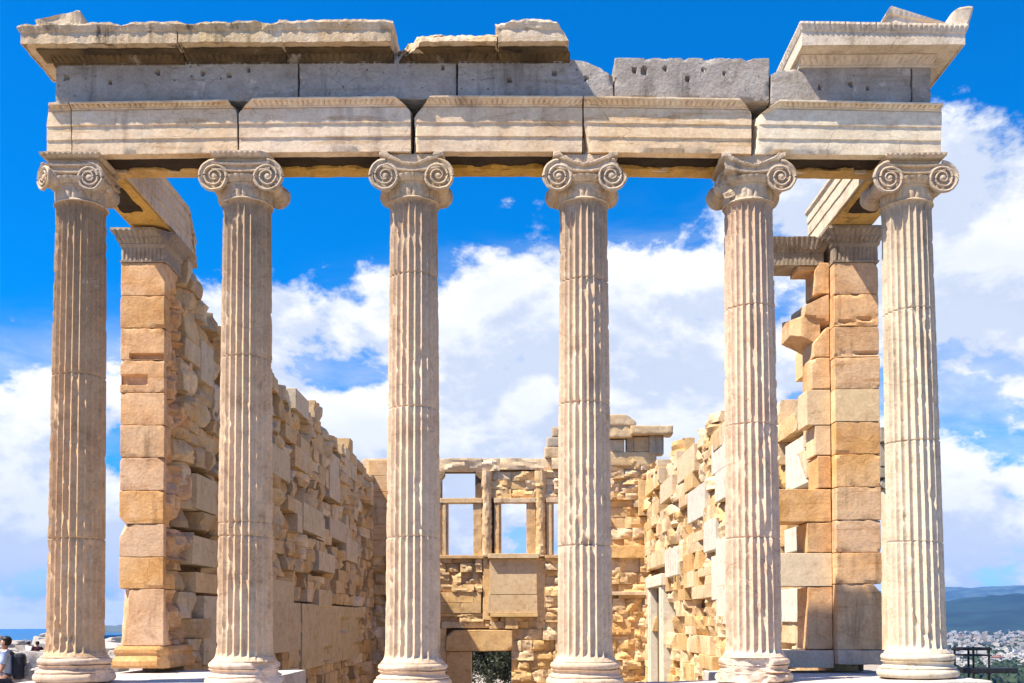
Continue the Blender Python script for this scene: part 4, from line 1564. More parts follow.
    for y0, y1, z0, z1 in niche:
        b = MB()
        rbox(b, (5.12, y0 + .5, z0 + 0.02), (5.5, y1 - .5, z1 - (z1 - z0) * .45), 0.03, 0.08, amp=0.02, freq=3, seed=3, cuts=[((-1, .4, .8), .6)])
        rbox(b, (5.06, y0 + .35, z0 + (z1 - z0) * .5), (5.5, y1 - .1, z1 - 0.03), 0.02, 0.1, amp=0.006, freq=3, seed=4)
        rbox(b, (5.10, y0 + .05, z0 + 0.02), (5.5, y0 + .45, z1 - 0.02), 0.02, 0.1, amp=0.03, freq=3, seed=5, cuts=[((-1, .4, .3), .6)])
        b.V = [b.verts() - org]
        b.build("niche_stone", M_NEWW, o)
    if door:
        f = MB()
        y0, y1, _, dz = door
        for (ya, yb) in ((y0 - 0.72, y0 - 0.02), (y1 + .02, y1 + 0.5)):
            rbox(f, (4.86, ya, zlo), (5.45, yb, dz + .02), 0.015, 0.12, amp=0.006, freq=3, seed=int(ya))
            rbox(f, (4.82, ya + .12, zlo), (4.865, yb - .12, dz), 0.01, 0.12)
        rbox(f, (4.78, y0 - .8, dz + 0.025), (5.45, y1 + .55, dz + .40), 0.02, 0.12, amp=0.012, freq=3, seed=2)
        f.V = [f.verts() - org]
        f.build("door_frame", M_NEWW, o)
        f = MB()
        rbox(f, (5.10, y0, zlo), (5.16, y1, dz), 0.01, 0.2, amp=.004)
        f.V = [f.verts() - org]
        f.build("door_recess", M_CORE, o)
        f = MB()                                          # notched vertical cuttings above the jamb
        ya0, za0 = atX(668, 570, face)
        for q in range(6):
            rbox(f, (4.84, ya0 - 2.4 + q * .42, za0 - .25), (5.4, ya0 - 2.4 + q * .42 + .27, za0 + .55 + .05 * (q % 2)), 0.015, 0.15, amp=.004, seed=q)
        f.V = [f.verts() - org]
        f.build("notched_course", M_NEWW, o)
    return o


M_NEWD = stone_mat("repair_marble", (0.62, 0.50, 0.345), (0.56, 0.44, 0.285), stain=(0.3, 0.22, 0.15), stain_amt=0.25, veins=0.15, white=0.1, bump=0.18)
side_wall(-1)
side_wall(1)


def door_wall_stub():
    """what is left of the porch's back wall beside the right pier: it faces the columns"""
    y = YA + 0.20
    X = lambda px: atY(px, 400, y)[0]
    Z = lambda py: atY(805, py, y)[1]
    o = empty("door_wall_stub", (X(805), y, Z(668)), "stub of the porch back wall beside the right corner pier, with square gaps", "ruined wall", "walls of the ruined hall")
    org = np.array(o.location)
    rows = [(262.5, 294, 816, 0, .5), (294, 326, 806, 0, .8), (326.5, 357, 814, 0, .6), (357.5, 389, 812, 0, .5), (389.5, 425, 807, 1, .5), (425.5, 455, 815, 1, .5), (455.5, 488, 817, 0, .5),
            (489, 522, 758, 0, .6), (522.5, 552.5, 806, 0, .6), (553, 586.5, 756, 1, .6), (587, 649.5, 806, 0, .6), (650, 668, 750, 2, .7)]
    for i, (a, b, l, new, dep) in enumerate(rows):
        mb = MB()
        cuts = []
        if i == 0:
            cuts = [((-1, -.2, .5), .75), ((-1, -.6, -.4), .86)]
        if i == 1:
            cuts = [((-.45, -.1, 1), .55), ((-.35, -.5, -1), .62), ((-1, -.5, .2), .9)]
        if i == 2:
            cuts = [((-1, -.3, .8), .45)]
        if i == 3:
            cuts = [((-1, -.4, .9), .82)]
        if i == 4:
            pass
        rbox(mb, (X(l), y + (0 if new != 2 else -.07) + .004 * (i % 3), Z(b) + .003), (XI - .006, y + dep, Z(a) - .003), .006 if new == 1 else .01, .05, amp=.003 if new == 1 else .010, freq=5, seed=i + 3, cuts=cuts, octs=4, nmax=40)
        mb.V = [mb.verts() - org]
        mb.build("block", [M_ANTA, M_NEW, M_BASE][new], o)
    # angular fragment hanging out over the gap
    mb = MB()
    rbox(mb, (X(795), y + .05, Z(345)), (X(822), y + .75, Z(308)), .01, .05, amp=.02, freq=4, seed=4, cuts=[((-.5, 0, -1), .45), ((-.3, -.2, 1), .62), ((-1, -.6, 0), .7)])
    mb.V = [mb.verts() - org]
    mb.build("broken_block", M_ANTA, o)
    # carved crown block reaching left over the sky
    zb, zt = Z(265), Z(238.5)
    H = zt - zb
    mb = MB()
    w0, w1 = X(765), XI - .08
    rows = [(-.02, zb, 0), (0.0, zb, 0), (0.0, zb + H * .06, .008), (0.0, zb + H * .48, 0.014), (0.01, zb + H * .5, .008), (0.02, zb + H * .58, 0.024), (0.045, zb + H * .7, .024), (0.05, zb + H * .74, 0), (0.08, zb + H * .9, .02), (0.09, zt, 0)]
    ring_mould(mb, (w0, w1, y, y + .5), rows, 0.065, 0.012)
    v = mb.verts()
    v[:, 2] -= np.where(v[:, 2] > zb + H * .6, np.clip(fbm(v * 4, 4) + .1, 0, 1) * 0.12, 0)
    mb.V = [v]
    mb.roughen(0.006, 6, 2)
    mb.V = [mb.verts() - org]
    mb.build("carved_crown_block", M_CAPD, o, angle=30)
    m2 = MB()
    rbox(m2, (X(799), y + .03, Z(270)), (X(822), y + .45, zb - .004), 0.01, 0.05, amp=.008, freq=3)
    m2.V = [m2.verts() - org]
    m2.build("bearing_stone", M_ANTA, o)


door_wall_stub()


# ------------------------------------------------------------------ far wall with the windows
YW = 24.83


def far_wall():
    rng = np.random.RandomState(5)
    o = empty("window_wall", (0, YW, -2.4), "far ruined wall with three tall window openings and a low doorway, at the back of the hall", "ruined wall", "walls of the ruined hall")
    org = np.array(o.location)
    X = lambda px: atY(px, 500, YW)[0]
    Z = lambda py: atY(510, py, YW)[1]

    core = MB()

    def fill(mb, px0, py0, px1, py1, hc, lc, pro=0.06, rough=1.0, wts=None, thick=0.55, base=0.0):
        x0, x1, z1, z0 = X(px0), X(px1), Z(py0), Z(py1)
        rbox(core, (x0 - .02, YW + .22 + .001 * len(core.V), z0 - .02), (x1 + .02, YW + thick - .05, z1 - (.06 if py0 < 462 else 0)), .01, .5)
        z = z0
        k = 0
        pro *= .7
        while z < z1 - 0.03:
            h = min(rng.uniform(*hc) * 1.12, z1 - z)
            if z1 - z - h < 0.08:
                h = z1 - z
            x = x0
            while x < x1 - 0.02:
                l = min(rng.uniform(*lc) * rng.choice([.8, 1.5]), x1 - x)
                if x1 - x - l < 0.12:
                    l = x1 - x
                k += 1
                p = rng.uniform(-pro, pro) + base
                rough_stone(mb, (x + .003, YW - p, z + .003), (x + l - .003, YW + thick, z + h - .003), rng, 1, -1, pick_tint(rng, wts), rough, k + int(px0), 0.07)
                x += l
            z += h
    W1 = [0.22, 0.28, 0.16, 0.10, 0.20, 0.04]
    rub = MB()
    fill(rub, 360, 470, 386, 700, (.3, .45), (.5, .9), .05, .6, W1)
    fill(rub, 386, 470, 441, 556, (.3, .45), (.5, .9), .05, .8, W1)           # behind third column
    fill(rub, 489, 471, 538, 498, (.2, .34), (.5, 1.2), .05, 1.0, [.5, .15, .1, .05, .2, 0])
    fill(rub, 543, 470, 640, 500, (.2, .34), (.5, 1.0), .05, 1.0, [.5, .15, .1, .05, .2, 0])
    fill(rub, 386, 556, 482, 592, (.25, .42), (.35, .6), .08, 1.0, [.2, .1, .1, .5, .1, 0])
    fill(rub, 386, 592, 481, 613, (.3, .36), (.6, .9), .01, 0.1, [.1, .5, .4, 0, 0, 0])
    fill(rub, 386, 613, 489, 628, (.16, .26), (.7, 1.6), .10, .9, W1)
    fill(rub, 386, 628, 446, 720, (.5, .7), (.8, 1.5), .01, .2, [.1, .4, .3, .2, 0, 0])
    fill(rub, 545, 556, 600, 612, (.16, .4), (.3, .7), .10, 1.0, W1)
    fill(rub, 489, 617, 545, 629, (.2, .3), (.4, .9), .08, 1.0, W1)
    fill(rub, 511, 629, 640, 651, (.3, .45), (.5, 1.0), .08, 1.0, W1)
    fill(rub, 511, 651, 640, 720, (.28, .5), (.45, .9), .12, 1.0, W1)
    fill(rub, 545, 612, 640, 629, (.22, .35), (.4, .8), .1, 1.0, W1)
    fill(rub, 564, 500, 652, 550, (.24, .42), (.6, 1.2), .06, .9, [.25, .45, .1, .0, .2, 0])
    fill(rub, 600, 556, 652, 612, (.3, .5), (.5, 1.1), .08, 1.0, [.25, .4, .1, .05, .2, 0])
    fill(rub, 600, 612, 655, 720, (.3, .55), (.5, .9), .14, 1.0, W1)
    fill(rub, 606, 466, 656, 500, (.22, .36), (.6, 1.2), .06, 0.9, [.3, .35, .1, .05, .2, 0])
    rub.V = [rub.verts() - org]
    rub.build("stonework", M_RUB, o, angle=16)
    top = MB()
    fill(top, 362, 458, 500, 471, (.40, .44), (.9, 1.7), .10, .8, [.5, .1, 0, .1, .3, 0], .6, .06)
    fill(top, 500, 458, 640, 469.5, (.36, .42), (.7, 1.3), .10, .8, [.5, .1, 0, .1, .3, 0], .6, .06)
    top.V = [top.verts() - org]
    top.build("top_course", M_RUB, o, angle=16)
    for a, b, c, d in ((475, 470, 499, 557), (529, 470, 552, 557)):
        rbox(core, (X(a), YW + .20, Z(d)), (X(c), YW + .42, Z(b)), .01, .5)
    for a, b, c, d in ((480, 556, 548, 630), (446, 628, 512, 652)):
        rbox(core, (X(a), YW + .24, Z(d)), (X(c) if False else X(548 if a == 480 else 512), YW + .45, Z(b)), .01, .5)
    core.V = [core.verts() - org]
    core.build("core", M_CORE, o)
    # shadowed return pier on the left
    p = MB()
    for q in range(6):
        za, zb = Z(556 - q * 16), Z(556 - (q + 1) * 16)
        rbox(p, (X(369), YW - 0.12, za + .004), (X(389), YW + .4, zb - .004), .015, .1, (.9, .8, .65), amp=.01, freq=3, seed=q)
    p.V = [p.verts() - org]
    p.build("pier", M_ANTA, o)
    # half columns
    for a, b in ((482, 491.5), (535.5, 545.5), (436, 441)):
        p = MB()
        xc = (X(a) + X(b)) / 2
        hw = (X(b) - X(a)) / 2
        z0, z1 = Z(557), Z(471)
        pr = [(0.001, z0), (hw, z0)] + [(hw * (1 - .06 * t), z0 + (z1 - z0) * t) for t in np.linspace(.02, .80, 24)] + [(hw * 1.12, z0 + (z1 - z0) * .82), (hw * 1.0, z0 + (z1 - z0) * .86), (hw * 1.15, z0 + (z1 - z0) * .93), (hw * 1.15, z1), (0.001, z1)]
        lathe(p, pr, 28, (xc, YW + 0.05), tint=(.95, .85, .7))
        p.roughen(0.06, 8, int(a), 4)
        p.V = [p.verts() - org]
        p.build("half_column", M_RUB, o, angle=22)
        q = MB()                                         # strip of wall below
        rbox(q, (X(a) + .02, YW + .02, Z(620)), (X(b) - .02, YW + .5, Z(557.5)), .02, .1, (1.0, .86, .66), amp=.015, freq=3, seed=int(b))
        q.V = [q.verts() - org]
        q.build("pilaster_strip", M_RUB, o)
    # window frames: jambs and lintels
    for jl, jr, op0, op1 in ((440, 482, 448, 473.2), (494, 536, 501.2, 526.5), (546, 590, 553.8, 578)):
        w = MB()
        z0, z1 = Z(555), Z(503)
        rbox(w, (X(jl) + .01, YW + .02, z0), (X(op0), YW + .38, z1), .012, .1, (1.0, .88, .68), amp=.006, freq=3, seed=int(jl))
        rbox(w, (X(jl) + .10, YW - .03, z0), (X(op0) - .08, YW + .018, z1), .01, .1, (1.02, .9, .7), amp=.004, freq=3, seed=int(jl))
        rbox(w, (X(op1), YW + .02, z0), (X(jr) - .01, YW + .38, z1), .012, .06, (.95, .80, .58), amp=.02, freq=5, seed=int(jr))
        w.V = [w.verts() - org]
        w.build("window_jamb", M_RUB, o)
        w = MB()
        rbox(w, (X(jl), YW - .06, z1 + .004), (X(jr), YW + .40, Z(498)), .015, .09, (1.05, .95, .80), amp=.015, freq=4, seed=int(jl) + 3)
        w.V = [w.verts() - org]
        w.build("window_lintel", M_RUB, o)
        w = MB()
        rbox(w, (X(jl) - .05, YW - .10, Z(558.5)), (X(jr) + .05, YW + .42, Z(555) - .004), .015, .09, (1.0, .85, .62), amp=.012, freq=4, seed=int(jl) + 5)
        w.V = [w.verts() - org]
        w.build("window_sill", M_RUB, o)
    # carved corbel ends in the tall left opening
    w = MB()
    for a, b in ((440, 445), (476, 482)):
        rbox(w, (X(a), YW - .05, Z(479)), (X(b), YW + .35, Z(471)), .02, .05, (.45, .4, .34), amp=.02, freq=6, seed=a, cuts=[((1 if a < 450 else -1, 0, -1), .4)])
    w.V = [w.verts() - org]
    w.build("corbel", M_RUB, o)
    # smooth ochre panel with ledges
    w = MB()
    rbox(w, (X(489.5), YW - .12, Z(594.5)), (X(536.5), YW + .3, Z(559)), .008, .15, amp=.003, freq=2, seed=1)
    rbox(w, (X(488), YW - .13, Z(613.5)), (X(537), YW + .3, Z(595) - .004), .008, .15, amp=.003, freq=2, seed=2)
    w.V = [w.verts() - org]
    w.build("panel", M_OCHRE, o)
    for a, b, c, d, pr in ((488, 538.5, 554, 558.7, .30), (490, 537.5, 613.8, 617, .20)):
        w = MB()
        rbox(w, (X(a), YW - pr, Z(d)), (X(b), YW + .3, Z(c)), .012, .12, amp=.004, freq=3, seed=int(c))
        w.V = [w.verts() - org]
        w.build("panel_ledge", M_OCHRE, o)
    # door lintel
    w = MB()
    rbox(w, (X(446), YW - .08, Z(651)), (X(512), YW + .5, Z(630)), .02, .1, (1.0, .82, .58), amp=.02, freq=3, seed=6, cuts=[((-.8, -.3, .9), .82), ((.7, -.4, -.8), .88)])
    rbox(w, (X(505), YW - .10, Z(629)), (X(518), YW + .5, Z(617)), .015, .1, (1.0, .85, .62), amp=.01, freq=3, seed=8)
    w.V = [w.verts() - org]
    w.build("door_lintel", M_RUB, o)
    w = MB()
    rbox(w, (X(446.2), YW - .02, -2.4), (X(471), YW + .5, Z(651.5)), .015, .12, (.95, .80, .60), amp=.008, freq=3, seed=12)
    w.V = [w.verts() - org]
    w.build("door_jamb", M_RUB, o)
    # smooth slabs and ledge right of the fourth column
    w = MB()
    rbox(w, (X(600), YW - .10, Z(558.5)), (X(650), YW + .5, Z(546)), .015, .1, (1.05, .86, .58), amp=.02, freq=4, seed=1)
    w.V = [w.verts() - org]
    w.build("ochre_course", M_RUB, o)
    w = MB()
    rbox(w, (X(638.5), YW - .07, Z(516)), (X(648), YW + .4, Z(481)), .01, .1, amp=.004, freq=3, seed=4)
    w.V = [w.verts() - org]
    w.build("upright_slab", M_OCHRE, o)
    w = MB()
    rbox(w, (X(600), YW - .12, Z(595.5)), (X(648), YW + .4, Z(592)), .01, .1, (1.0, .95, .85), amp=.01, freq=3, seed=5)
    w.V = [w.verts() - org]
    w.build("thin_ledge", M_RUB, o)

    # gable remains above, a thing of its own
    g = empty("gable_remains", (X(630), YW, Z(466)), "ruined gable stones with a projecting cornice above the far wall, right of the fourth column", "stone ruin")
    go = np.array(g.location)
    mb = MB()
    for a, b, c, d, tn in ((604, 657, 452, 466, (1.0, .9, .72)), (604, 625, 440, 452, (.85, .82, .78)), (627, 634, 436, 452, (.6, .55, .5)), (634, 650, 437, 452, (.8, .68, .52)), (649.5, 664, 436, 455, (.72, .72, .72))):
        rbox(mb, (X(a), YW - rng.uniform(-.03, .06), Z(d) + .004), (X(b) - .006, YW + .5, Z(c) - .004), .02, .08, tn, amp=.015, freq=4, seed=int(a + c))
    mb.V = [mb.verts() - go]
    mb.build("stonework", M_RUB, g, angle=32)
    mb = MB()
    rbox(mb, (X(604), YW - .22, Z(438.5)), (X(632), YW + .5, Z(426)), .03, .07, (1.0, .9, .7), amp=.03, freq=4, seed=3)
    rbox(mb, (X(630), YW - .34, Z(436)), (X(672.5), YW + .5, Z(427.5)), .03, .06, (.92, .82, .65), amp=.03, freq=4, seed=4)
    rbox(mb, (X(604), YW - .26, Z(427)), (X(636), YW + .5, Z(416)), .03, .06, (.92, .85, .72), amp=.03, freq=4, seed=5, cuts=[((.75, 0, 1), .55)])
    mb.V = [mb.verts() - go]
    mb.build("cornice", M_RUB, g, angle=32)
    # stub left of the fourth column
    mb = MB()
    for a, b, c, d, tn in ((545, 566, 447, 458, (1, .88, .68)), (547, 560, 437, 447, (.75, .75, .75)), (552, 566, 427, 437, (.85, .8, .7))):
        rbox(mb, (X(a), YW, Z(d) + .003), (X(b), YW + .45, Z(c) - .003), .03, .07, tn, amp=.025, freq=4, seed=int(a))
    s_ = mb.build("wall_stub", M_RUB, None, angle=32, origin=(X(555), YW + .2, Z(458)))
    tag(s_, "small stack of grey and tan stones on the far wall, left of the fourth column", "stone ruin")


M_OCHRE = stone_mat("ochre_panel_marble", (0.70, 0.52, 0.30), (0.64, 0.45, 0.235), stain=(0.3, 0.2, 0.1), stain_amt=0.3, veins=0.35, white=0.05, bump=0.15)
far_wall()


# ------------------------------------------------------------------ porch floor and steps
def floors():
    zc = [p[1] - 0.31 for p in COLPOS]
    xs = [p[0] for p in COLPOS]
    sag = lambda x: np.interp(x, xs, zc)
    o = empty("stylobate", (0, 0, -0.95), "pale marble step under the row of columns", "stone step")
    org = np.array(o.location)
    rng = np.random.RandomState(2)
    ed = [-5.95, -4.6, -3.2, -1.9, -.7, .6, 1.9, 3.15, 4.5, 5.86]
    mb = MB()
    for a, b in zip(ed[:-1], ed[1:]):
        rbox(mb, (a + .004, -0.66, -0.36), (b - .004, 0.56, 0.0), 0.02, 0.08, amp=0.008, freq=4, seed=int(a * 10) + 90)
    v = mb.verts()
    v[:, 2] += np.where(v[:, 2] > -.2, sag(v[:, 0]) - 0.004, 0)
    mb.V = [v - org]
    mb.build("top_step", M_FLOOR, o)
    for i, (w, z) in enumerate(((0.34, -0.36), (0.68, -0.66))):
        mb = MB()
        for a, b in zip(ed[:-1], ed[1:]):
            rbox(mb, (a - (w if a < -5 else 0) + .004, -0.66 - w, z - 0.30), (b + (w if b > 5 else 0) - .004, 0.5, z - .004), 0.02, 0.15, amp=0.008, freq=4, seed=int(a * 10) + 40)
        mb.V = [mb.verts() - org]
        mb.build("lower_step", M_FLOOR, o)
    # paving left and right (the middle is lost)
    for nm, x0, x1, lab, dz in (("porch_paving", -5.75, -3.05, "white paving slabs on the floor between the left corner column and left pier", zc[0]), ("porch_paving", 3.15, 5.75, "pale paving slabs crossed by shadow in front of the right pier", zc[5] - 0.05)):
        mb = MB()
        yy = [0.565, 1.45, 2.30, 3.3]
        for ya, yb in zip(yy[:-1], yy[1:]):
            x = x0
            while x < x1 - .3:
                l = min(rng.uniform(.9, 1.5), x1 - x)
                rbox(mb, (x + .004, ya + .004, dz - 0.30), (x + l - .004, yb - .004, dz + rng.uniform(-.012, .0) - .012), .012, .12, amp=.005, freq=4, seed=int(x * 9 + ya * 5))
                x += l
        p = mb.build(nm, M_FLOOR, None, origin=((x0 + x1) / 2, 1.5, dz - .3))
        tag(p, lab, "paving")
    # foundations of the piers
    mb = MB()
    rbox(mb, (4.6, YA - .12, -2.0), (5.8, 24, zc[5] + 0.02), .02, .3, amp=.01)


floors()


# ================================================================== details beyond the temple
def north_porch():
    d = 33.0
    X = lambda px: CO[0] + (px - 515.5) * d / CAM['f']
    Z = lambda py: CO[2] + (620.5 - py) * d / CAM['f']
    y = CO[1] + d
    o = empty("side_porch", (X(893), y, -2.4), "shaded part of a side porch glimpsed between the right corner pier and right corner column", "porch")
    org = np.array(o.location)
    mb = MB()
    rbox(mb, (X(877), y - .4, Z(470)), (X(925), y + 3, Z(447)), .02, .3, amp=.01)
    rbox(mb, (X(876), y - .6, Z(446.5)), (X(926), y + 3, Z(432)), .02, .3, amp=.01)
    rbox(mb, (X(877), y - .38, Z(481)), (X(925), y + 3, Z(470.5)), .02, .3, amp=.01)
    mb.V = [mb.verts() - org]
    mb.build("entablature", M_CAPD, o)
    for px in (891.5, 915):
        mb = MB()
        lathe(mb, [(.01, -2.4), (.36, -2.4), (.34, -1.9), (.29, Z(494)), (.33, Z(492)), (.01, Z(491.5))], 40, (X(px), y))
        v = mb.verts()
        a = np.arctan2(v[:, 1] - y, v[:, 0] - X(px))
        mb.V = [v - org]
        c = mb.build("column", M_BASE, o)
        m2 = MB()
        for sg in (-1, 1):
            lathe(m2, [(.01, y - .33), (.15, y - .33), (.16, y - .30), (.11, y), (.16, y + .3), (.01, y + .33)], 20, (X(px) + sg * .26, Z(487)), axis='y')
        rbox(m2, (X(px) - .3, y - .3, Z(490)), (X(px) + .3, y + .3, Z(481.5)), .02, .1)
        m2.V = [m2.verts() - org]
        m2.build("capital", M_CAPD, c)


north_porch()


def leaf_mat():
    m = bpy.data.materials.new("olive_leaves")
    m.use_nodes = True
    t = NT(m.node_tree)
    bs = t.n['Principled BSDF']
    at = t.node('ShaderNodeAttribute', attribute_name='tint')
    t.set(bs.inputs['Base Color'], t.mix(1.0, (0.035, 0.045, 0.024), at.outputs['Color'], 'MULTIPLY'))
    bs.inputs['Roughness'].default_value = 0.55
    return m


def olive_tree():
    x, z = atY(489, 668, 31.5)
    base = np.array([x, 31.5, -2.55])
    o = empty("olive_tree", base, "dark green olive tree seen through the low doorway in the far wall", "tree")
    rng = np.random.RandomState(8)
    mb = MB()
    tube(mb, [(0, 0, -.2), (.05, 0, .5), (-.04, .03, 1.1), (.02, 0, 1.7)], [.20, .16, .14, .10], 10)
    tips = []
    for i in range(9):
        a = i * 2.4
        p = [np.array([0, 0, .7 + .1 * i])]
        dr = np.array([math.cos(a), math.sin(a), .75])
        for q in range(4):
            p.append(p[-1] + dr * .33 + rng.normal(0, .05, 3))
        tube(mb, p, [.08, .06, .045, .03, .015], 7)
        tips += p[2:]
    mb.roughen(.02, 6, 3)
    mb.build("trunk", flat_mat("bark", (0.10, 0.08, 0.06), .9, .4, 14, bump=.5), o)
    # leaves in clumps about the limbs
    n = 16000
    cl = np.array(tips + [t_ + rng.normal(0, .35, 3) for t_ in tips] + [t_ + rng.normal(0, .5, 3) for t_ in tips])
    c = cl[rng.randint(len(cl), size=n)] + rng.normal(0, .20, (n, 3))
    c[:, 2] = np.clip(c[:, 2], .35, 3.3)
    a = rng.normal(size=(n, 3))
    a /= np.linalg.norm(a, axis=1)[:, None]
    b = np.cross(a, rng.normal(size=(n, 3)))
    b /= np.linalg.norm(b, axis=1)[:, None]
    L, W = rng.uniform(.06, .11, (n, 1)), rng.uniform(.02, .036, (n, 1))
    V = np.stack([c - a * L, c + b * W, c + a * L, c - b * W], 1).reshape(-1, 3)
    tn = np.repeat(rng.uniform(.5, 1.9, (n, 1)) * np.array([[1, 1, 1.0]]), 4, 0)
    m2 = MB()
    m2.add(V, [np.arange(4 * n).reshape(-1, 4)], tn)
    m2.build("crown", leaf_mat(), o, smooth=False)


olive_tree()


def blocks_about():
    """scattered ancient blocks on the rock"""
    rng = np.random.RandomState(77)
    mat = stone_mat("grey_field_stone", (0.46, 0.42, 0.37), (0.38, 0.33, 0.28), stain=(.12, .1, .08), stain_amt=.5, veins=.2, white=.3, bump=.5)
    protos = []
    for i in range(7):
        mb = MB()
        sx, sy, sz = rng.uniform(.3, .6), rng.uniform(.25, .5), rng.uniform(.16, .32)
        rbox(mb, (-sx, -sy, -sz), (sx, sy, sz), .02, .1, amp=.05, freq=2.4, seed=i + 7, octs=4, cuts=[(rng.normal(size=3), .62), (rng.normal(size=3), .7), ((rng.uniform(-1, 1), -1, .5), .75)])
        protos.append(mb.build("marble_block", mat, None, angle=35))
        protos[-1]['h'] = sz
    used = set()
    lab_l = "grey weathered marble block in the scattered ruins left of the left corner column"
    lab_r = "grey weathered marble block on the rock below the right corner column"
    spots = []
    for q in range(170):
        px, d = rng.uniform(-25, 118), rng.uniform(24, 62)
        spots.append((px, d, lab_l, "scattered ruin blocks on the left"))
    for q in range(14):
        spots.append((rng.uniform(952, 1060), rng.uniform(22, 34), lab_r, "scattered ruin blocks on the right"))
    for q, (px, d, lab, grp) in enumerate(spots):
        k = q % 7
        src = protos[k]
        o = src
        if k in used:
            o = src.copy()
            SC.collection.objects.link(o)
        used.add(k)
        x, y = CO[0] + (px - 515.5) * d / CAM['f'], CO[1] + d
        z = float(terrain_h(np.array([x]), np.array([y]))[0])
        sc = rng.uniform(.6, 1.15) * (1.0 if d < 45 else 1.3) * (1.0 if px < 500 else .42)
        lift = (0.0 if rng.uniform() < .6 else rng.uniform(.3, .6)) * (px < 500)
        o.location = (x, y, z + src['h'] * sc * .8 + lift)
        o.scale = (sc, sc, sc)
        o.rotation_euler = (rng.normal(0, .10), rng.normal(0, .10), rng.uniform(0, 6.3))
        tag(o, lab, "stone block", grp)


blocks_about()


def viewing_frame():
    d = 34.0
    y = CO[1] + d
    X = lambda px: CO[0] + (px - 515.5) * d / CAM['f']
    Z = lambda py: CO[2] + (620.5 - py) * d / CAM['f']
    gz = float(terrain_h(np.array([X(980)]), np.array([y]))[0])
    o = empty("railing_frame", (X(978), y, gz), "dark metal railing frame standing on the rock right of the right corner column", "railing")
    org = np.array(o.location)
    mat = flat_mat("dark_metal", (0.03, 0.032, 0.036), .55, .3, 10, metal=.6)
    for px, yy in ((972, 0), (979, .9), (987.5, 0), (965, .9)):
        mb = MB()
        rbox(mb, (X(px) - .03, y + yy - .03, gz - .2), (X(px) + .03, y + yy + .03, Z(649)), .01, .5)
        mb.V = [mb.verts() - org]
        mb.build("post", mat, o)
    for a, b, c, h in ((963, 990, 650, .09), (963, 990, 657, .05)):
        mb = MB()
        rbox(mb, (X(a), y - .05, Z(c) - h), (X(b), y + .95, Z(c) + .001), .01, .5)
        mb.V = [mb.verts() - org]
        mb.build("rail" if h < .06 else "top_beam", mat, o)
    mb = MB()
    rbox(mb, (X(958), y - .3, Z(675)), (X(1012), y + .6, Z(670)), .02, .4)
    mb.V = [mb.verts() - org]
    mb.build("platform", mat, o)
    mb = MB()
    tube(mb, [(X(950), y, Z(652)), (X(957), y, Z(652.8)), (X(964), y, Z(651))], .02, 6)
    mb.V = [mb.verts() - org]
    mb.build("cable", mat, o)


viewing_frame()


# ------------------------------------------------------------------ people
def skin_mesh(name, verts, edges, mat, parent, sub=2):
    me = bpy.data.meshes.new(name)
    me.from_pydata([v[:3] for v in verts], edges, [])
    o = bpy.data.objects.new(name, me)
    SC.collection.objects.link(o)
    o.parent = parent
    me.materials.append(mat)
    sk = o.modifiers.new("skin", 'SKIN')
    sk.use_smooth_shade = True
    for i, v in enumerate(verts):
        r = v[3] if len(v) > 3 else .05
        me.skin_vertices[0].data[i].radius = r if isinstance(r, tuple) else (r, r)
    me.skin_vertices[0].data[0].use_root = True
    m = o.modifiers.new("subdivision", 'SUBSURF')
    m.levels = m.render_levels = sub
    return o


